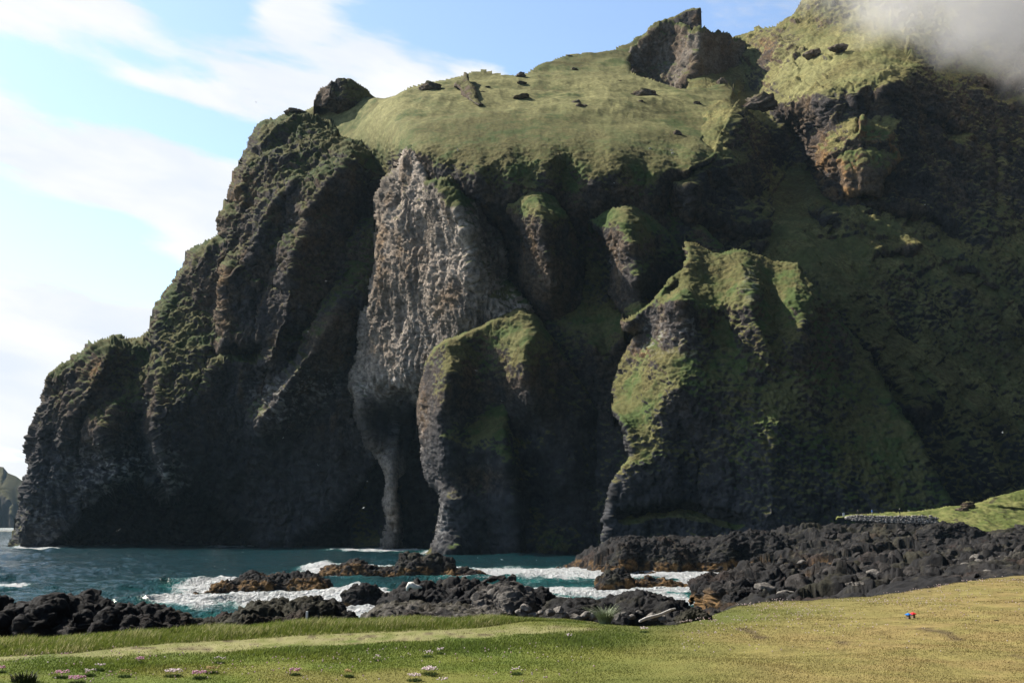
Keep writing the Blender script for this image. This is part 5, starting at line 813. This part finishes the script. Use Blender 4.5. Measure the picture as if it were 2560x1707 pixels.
# tee markers on the grass
def tee_marker(px, py, col, cname, label, rz):
    p = on_level(px, py, GZ); p[2] = float(ground_z(p[0], p[1])); t = thing('tee_marker', p, label, 'tee marker', 'golf tee markers', rz); t.scale = (.7,) * 3
    obj_bm('body', lambda bm: box_bm(bm, (0, 0, .045), (.078, .078, .11), None, .006), plain_mat('tee_wood', (.20, .14, .09), .8, .3, 60), t)
    def roof(bm):
        v = [bm.verts.new(c) for c in ((-.062, -.062, .10), (.062, -.062, .10), (.062, .062, .10), (-.062, .062, .10), (-.062, -.062, .116), (.062, -.062, .116), (.062, .062, .116), (-.062, .062, .116), (0, 0, .155))]
        for f in ((0, 3, 2, 1), (0, 1, 5, 4), (1, 2, 6, 5), (2, 3, 7, 6), (3, 0, 4, 7), (4, 5, 8), (5, 6, 8), (6, 7, 8), (7, 4, 8)): bm.faces.new([v[i] for i in f])
    obj_bm('roof', roof, plain_mat(cname, col, .45, .08, 40), t)
tee_marker(2271.5, 1547, (.01, .16, .55), 'blue_paint', 'small wooden tee marker with a blue pitched cap', R(28)); tee_marker(2283.5, 1545, (.75, .02, .03), 'red_paint', 'small wooden tee marker with a red pitched cap', R(20))
p = on_level(767, 1545, GZ - .3); st_ = obj_bm('stake', lambda bm: box_bm(bm, (0, 0, -.13), (.045, .045, .56), None, .005), WHITE); st_.location = p; tag(st_, 'short white stake standing at the edge of the bluff', 'stake')
def plank(bm):
    a, c = Vector(W(1600, 1552, 21.5)), Vector(W(1688, 1521, 25.)); tube_bm(bm, [a.lerp(c, k / 7) + Vector((0, 0, .012 * math.sin(k * 1.3))) for k in range(8)], [.030, .034, .036, .034, .032, .03, .028, .02], 8)
tag(obj_bm('driftwood', plank, DRIFT, None, True), 'long bleached driftwood pole leaning on the rocks beside the boulder', 'driftwood')
def debris(bm):
    c = W(1020, 1474, 84.5); pts = [(c[0] + (x - 1020) / FPX * 84.5, c[1], CAMZ + W(1020, y, 84.5)[2] - CAMZ) for x, y in ((1018, 1476), (1019, 1468), (1024, 1461), (1030, 1461), (1036, 1466), (1044, 1466), (1054, 1468))]
    tube_bm(bm, pts, [.10, .16, .24, .26, .22, .16, .07], 10)
tag(obj_bm('white_debris', debris, plain_mat('white_debris', (.75, .73, .66), .9, .2, 6), None, True), 'crumpled white debris lying on the black rock mound', 'debris')

# ------------------------------------------------------------------ plants in the grass
PINK = plain_mat('thrift_pink', (.62, .34, .44), .8, .25, 60); PALE = plain_mat('thrift_pale', (.72, .58, .60), .8, .2, 60); BUFF = plain_mat('thrift_faded', (.50, .36, .17), .85, .25, 60); CUSH = plain_mat('cushion_leaves', (.075, .12, .03), .9, .4, 40)
def heads_mesh(bm, rx, n, rg, hr, hh):
    import bmesh
    from mathutils import Matrix
    for i in range(n):
        a = rg.uniform(0, 6.28); r = math.sqrt(rg.random()) * rx; bmesh.ops.create_icosphere(bm, subdivisions=1, radius=hr * rg.uniform(.7, 1.2), matrix=Matrix.Translation((r * math.cos(a), r * math.sin(a), hh * rg.uniform(.75, 1.1))) @ Matrix.Diagonal((1, 1, .7, 1)))
def cushion_mesh(bm, rx, n, rg, hh):
    for i in range(n):
        a = rg.uniform(0, 6.28); r = math.sqrt(rg.random()) * rx; b0 = Vector((r * math.cos(a), r * math.sin(a), -.01)); t0 = b0 + Vector((rg.normal() * .02, rg.normal() * .02, hh * rg.uniform(.4, .85))); w = Vector((math.cos(a * 7), math.sin(a * 7), 0)) * .004
        bm.faces.new([bm.verts.new(b0 - w), bm.verts.new(b0 + w), bm.verts.new(t0)])
def thrift(px, py, wpx, mat, label, n, kind='thrift_clump'):
    rg = np.random.default_rng(int(px)); p = on_level(px, py + wpx * .22, GZ); p[2] = float(ground_z(p[0], p[1])); rx = wpx * .5 * p[1] / FPX
    t = thing(kind, p, label, 'flowers', 'thrift clumps in the foreground grass')
    obj_bm('flower_heads', lambda bm: heads_mesh(bm, rx, int(n * 1.5), rg, .0105, .075), mat, t, True); obj_bm('leaf_cushion', lambda bm: cushion_mesh(bm, rx * .95, 320, rg, .055), CUSH, t)
for a in [(433, 1672, 44, PALE, 'broad pale pink thrift clump, biggest of those left of the middle', 46), (500, 1680, 36, PINK, 'pink thrift clump right beside the biggest one', 34), (532, 1668, 32, BUFF, 'faded buff thrift clump behind the pink one', 26), (350, 1648, 20, PINK, 'small round pink thrift clump standing alone nearest the straw track', 20),
          (192, 1695, 40, PINK, 'deep pink thrift clump nearest the bottom edge on the left', 40), (153, 1682, 36, PINK, 'loose pink thrift clump behind the deep pink one', 26), (226, 1680, 24, PALE, 'sparse pale thrift clump right of the deep pink one', 12), (250, 1667, 22, PALE, 'small pale thrift clump, farthest back of the left group', 9),
          (311, 1680, 30, BUFF, 'very sparse buff thrift between the left group and the biggest clump', 9), (739, 1680, 27, PINK, 'pink thrift clump alone in the grass left of the middle', 24), (1075, 1671, 40, PALE, 'broad pale thrift clump in the middle of the foreground', 44), (1036, 1683, 34, PALE, 'flat pale thrift clump left of the broad middle one', 24),
          (872, 1682, 22, BUFF, 'small buff thrift clump between the lone pink one and the middle pair', 12), (1107, 1696, 30, PALE, 'sparse pale thrift in front of the broad middle clump', 12), (1070, 1628, 26, PALE, 'white thrift clump behind the broad middle one', 12), (1101, 1622, 18, PALE, 'small white thrift clump, farthest back in the middle', 9), (945, 1640, 16, PALE, 'small white thrift left of the white clump', 7),
          (550, 1640, 28, PALE, 'thin scatter of white thrift beside the straw track', 9), (1292, 1674, 26, PALE, 'thin scatter of pale thrift right of the middle', 8), (1610, 1574, 22, PALE, 'pale thrift at the right end of the straw track', 14), (3, 1674, 18, PINK, 'pink thrift cut by the left edge of the photograph', 14), (1422, 1589, 18, PALE, 'pale thrift behind the dark green hollow', 9)]: thrift(*a)
def specks():
    rg = np.random.default_rng(21); n = 1500; px = rg.uniform(1700, 2620, n); e = np.interp(px, EDGE[:, 0], EDGE[:, 1]); py = e + 4 + rg.exponential(34, n); k = (py < 1640) & (rg.random(n) < np.clip(1.2 - np.abs(px - 2050) / 700, .15, 1)); px, py = px[k], py[k]
    extra = rg.uniform(0, 1, (420, 2)); px = np.concatenate([px, extra[:, 0] * 1500]); py = np.concatenate([py, 1610 + extra[:, 1] * 97]); p = on_level(px, py, GZ); q = p.copy(); kk = fbm(q * [1, 1, 0], 1.6, 2) > -.12; p = p[kk]; n = len(p); p[:, 2] = ground_z(p[:, 0], p[:, 1]) + rg.uniform(.03, .06, n)
    import bmesh
    bm = bmesh.new(); bmesh.ops.create_icosphere(bm, subdivisions=1, radius=1.); V = np.array([v.co[:] for v in bm.verts]); F = np.array([[v.index for v in f.verts] for f in bm.faces]); bm.free()
    s = rg.uniform(.005, .010, n) * (1 + p[:, 1] / 60); VV = (V[None] * s[:, None, None] + p[:, None]).reshape(-1, 3); FF = (F[None] + (np.arange(n) * len(V))[:, None, None]).reshape(-1, 3)
    C = np.repeat(lerp([.66, .60, .56], [.58, .42, .44], rg.random(n)), len(V), 0); tag(mesh_np('thrift_flowers', VV, FF, M_BLADE, C), 'scattered tiny pale pink thrift heads in the grass', 'flowers', None, 'stuff')
specks()
def leafy(bm, n, r0, h, rg, wid, lean):
    for i in range(n):
        a = rg.uniform(0, 6.28); r = r0 * math.sqrt(rg.random()); hh = h * rg.uniform(.55, 1.1); ln = lean * rg.uniform(.5, 1.3); b0 = Vector((r * math.cos(a), r * math.sin(a), -.02)); dr = Vector((math.cos(a + rg.normal() * .5), math.sin(a + rg.normal() * .5), 0)); sd_ = dr.cross(Vector((0, 0, 1))) * wid
        pr = None
        for k in range(6):
            t = k / 5; c = b0 + dr * (hh * ln * t * t) + Vector((0, 0, hh * (t - .35 * ln * t * t * t))); w = sd_ * (1 - t) + sd_ * .1; cur = (bm.verts.new(c - w), bm.verts.new(c + w))
            if pr: bm.faces.new((pr[0], pr[1], cur[1], cur[0]))
            pr = cur
rg2 = np.random.default_rng(31); p = on_level(1512, 1552, GZ); p[2] = float(ground_z(p[0], p[1]))
tag(obj_bm('grass_tussock', lambda bm: leafy(bm, 420, .10, .42, rg2, .0055, .75), plain_mat('lyme_grass', (.20, .235, .14), .7, .35, 30)), 'pale arching grass tussock at the foot of the rocks', 'tussock').location = p
p = on_level(62, 1704, GZ); p[2] = float(ground_z(p[0], p[1]))
tag(obj_bm('weed_plant', lambda bm: leafy(bm, 150, .13, .15, rg2, .010, .5), plain_mat('dark_leaves', (.035, .045, .018), .8, .4, 40)), 'dark leafy weed at the bottom left corner of the grass', 'plant').location = p

# ------------------------------------------------------------------ sheep and gulls
WOOL = plain_mat('wool', (.70, .67, .60), .95, .15, 3)
def sheep(px, py, label, rz):
    import bmesh
    d = float(dome_d(px, py)) - 2.; t = thing('sheep', W(px, py + 2.2, d), label, 'sheep', 'white sheep grazing on the dome', rz)
    J = [((.0, 0, .78), .30), ((.45, 0, .80), .29), ((-.45, 0, .78), .30), ((.72, 0, .92), .16), ((.92, 0, .80), .11), ((1.08, 0, .66), .07), ((.42, .16, .40), .08), ((.42, .16, .03), .05), ((.42, -.16, .40), .08), ((.42, -.16, .03), .05), ((-.48, .16, .45), .09), ((-.54, .16, .25), .05), ((-.48, .16, .03), .05), ((-.48, -.16, .45), .09), ((-.54, -.16, .25), .05), ((-.48, -.16, .03), .05), ((-.76, 0, .70), .07)]
    me = bpy.data.meshes.new('body'); me.from_pydata([j[0] for j in J], [(0, 1), (0, 2), (1, 3), (3, 4), (4, 5), (1, 6), (6, 7), (1, 8), (8, 9), (2, 10), (10, 11), (11, 12), (2, 13), (13, 14), (14, 15), (2, 16)], []); b = bpy.data.objects.new('body', me); link(b, t); b.modifiers.new('skin', 'SKIN')
    for i, (_, r) in enumerate(J): me.skin_vertices[0].data[i].radius = (r, r)
    me.skin_vertices[0].data[0].use_root = True; b.modifiers.new('smooth', 'SUBSURF').render_levels = 2; me.materials.append(WOOL)
sheep(1625, 372, 'white sheep alone on the lower right of the dome', R(20)); sheep(1680, 377, 'white sheep grazing just above another near the right rim', R(-160)); sheep(1681, 384, 'white sheep grazing just below another near the right rim', R(10)); sheep(1144, 376, 'white sheep on the grass rim right above the elephant head', R(90))
def gull_mesh():
    V, F = [], []
    def ring(y, rx, rz, n=8): return [(rx * math.cos(6.283 * k / n), y, rz * math.sin(6.283 * k / n)) for k in range(n)]
    rs = [ring(-.30, .005, .005), ring(-.24, .035, .035), ring(-.16, .045, .045), ring(-.02, .065, .06), ring(.12, .05, .045), ring(.24, .03, .015), ring(.32, .045, .004)]
    for r in rs: V += r
    for i in range(len(rs) - 1):
        for k in range(8): F.append((i * 8 + k, i * 8 + (k + 1) % 8, i * 8 + 8 + (k + 1) % 8, i * 8 + 8 + k))
    for s in (-1, 1):
        b = len(V); prof = [(.04, -.10, .03, .16), (.22, -.16, .10, .13), (.40, -.12, .13, .10), (.58, -.02, .09, .05), (.66, .05, .06, .015)]
        for x, y, z, c in prof: V += [(s * x, y, z), (s * x, y + c, z), (s * x, y + c * .5, z + .012), (s * x, y + c * .5, z - .008)]
        for i in range(4):
            o = b + i * 4
            for p_, q_ in ((0, 2), (2, 1), (1, 3), (3, 0)): F.append((o + p_, o + q_, o + 4 + q_, o + 4 + p_))
    me = bpy.data.meshes.new('gull'); me.from_pydata(V, [], F); me.materials.append(plain_mat('gull_white', (.82, .82, .80), .8, .1, 5)); me.update(); return me
GULL = gull_mesh()
GUL = 'white gulls flying along the cliffs'
for i, (px, py, d, s, lb) in enumerate([(297, 1325, 420, 1.6, 'white gull flying low over the water before the left sea cave'), (366, 1008, 470, 1.4, 'white gull flying in front of the dark face left of the fan of columns'), (246, 1109, 480, 1.5, 'gull gliding before the brown ledges of the headland'), (708, 1094, 440, 1.3, 'white gull with raised wings before the fan shaped columns'),
        (795, 1163, 430, 1.3, 'white gull flying left of the trunk, above the other two'), (918, 1203, 420, 1.1, 'small gull hovering close to the left of the trunk'), (909, 1269, 420, 1.3, 'white gull banking low left of the trunk'), (770, 829, 500, 1.5, 'white gull flying in front of the holes in the headland'), (542, 774, 520, 1.2, 'gull over the green shelf of the headland'),
        (683, 385, 540, 1.3, 'gull flying before the top of the headland'), (1190, 926, 380, 1.1, 'gull over the dark grass of the elephant ear'), (1254, 1002, 380, 1.1, 'gull in the shade right of the elephant ear'), (1254, 1398, 250, 1.0, 'gull low over the sea right of the long islet'), (729, 550, 530, 1.1, 'gull as a white dot in the dark gully of the headland'), (815, 703, 500, 1.1, 'gull before the shaded right side of the headland'),
        (2312, 512, 430, 1.2, 'gull under the rock bands on the right'), (1535, 458, 430, 1.1, 'gull before the dark wall under the dome'), (2506, 1081, 360, 1.3, 'gull in the dark lower right of the mountain'), (1125, 446, 440, 1.2, 'gull beside the top of the elephant head'), (175, 932, 560, 1.2, 'gull near the top left corner of the headland'), (620, 224, 520, 1.4, 'dark looking gull in the sky left of the cap rock'), (640, 256, 530, 1.3, 'second gull in the sky, lower than the first, left of the cap rock'), (325, 750, 520, 1.0, 'gull in the pale sky left of the headland'), (1842, 66, 520, 1.0, 'gull in the blue gap right of the jutting rock')]):
    o = bpy.data.objects.new('gull', GULL); o.location = W(px, py, d); o.rotation_euler = (rg.uniform(-.5, .5), rg.uniform(-.6, .6), rg.uniform(0, 6.28)); o.scale = (s,) * 3; link(o); tag(o, lb, 'gull', GUL)

# ------------------------------------------------------------------ mist on the summit, thin haze over everything
def volume_mat(name, dens, col, aniso=0.):
    m = bpy.data.materials.new(name); m.use_nodes = True; t = NT(m.node_tree); t.n.clear(); v = t.node('ShaderNodeVolumePrincipled'); v.inputs['Color'].default_value = tuple(col) + (1,); v.inputs['Anisotropy'].default_value = aniso; v.inputs['Density'].default_value = dens
    o = t.node('ShaderNodeOutputMaterial'); t.l.new(v.outputs[0], o.inputs['Volume']); return m, t, v
def mist():
    import bmesh
    bm = bmesh.new(); bmesh.ops.create_icosphere(bm, subdivisions=4, radius=1.); me = bpy.data.meshes.new('mist'); bm.to_mesh(me); bm.free(); o = link(bpy.data.objects.new('mist', me)); c = W(2560, -85, 560); o.location = c; o.scale = (172, 105, 74); o.rotation_euler = (0, R(14), 0)
    m, t, v = volume_mat('mist', .02, (.995, .985, .985), .0); pos = t.node('ShaderNodeNewGeometry').outputs['Position']; ob = t.node('ShaderNodeTexCoord').outputs['Object']; ln = t.node('ShaderNodeVectorMath', operation='LENGTH'); t.l.new(ob, ln.inputs[0])
    n = t.noise(pos, .017, 6, .62, .6); f = t.math('ADD', t.math('SUBTRACT', 1.0, ln.outputs['Value']), t.math('MULTIPLY', t.math('SUBTRACT', n, .5), 1.9)); t.put(v.inputs['Density'], t.math('MULTIPLY', t.ramp(f, .02, .75), .019)); me.materials.append(m)
    tag(o, 'bank of pale mist drifting over the summit at the top right', 'mist', None, 'stuff')
mist()
hz = obj_bm('haze', lambda bm: box_bm(bm, (0, 2000, 325), (9000, 6400, 1050)), volume_mat('haze', .000024, (.55, .80, 1.0))[0]); hz.location = (0, 0, -205 + .0); tag(hz, 'thin sea haze over the whole place', 'haze', None, 'stuff')
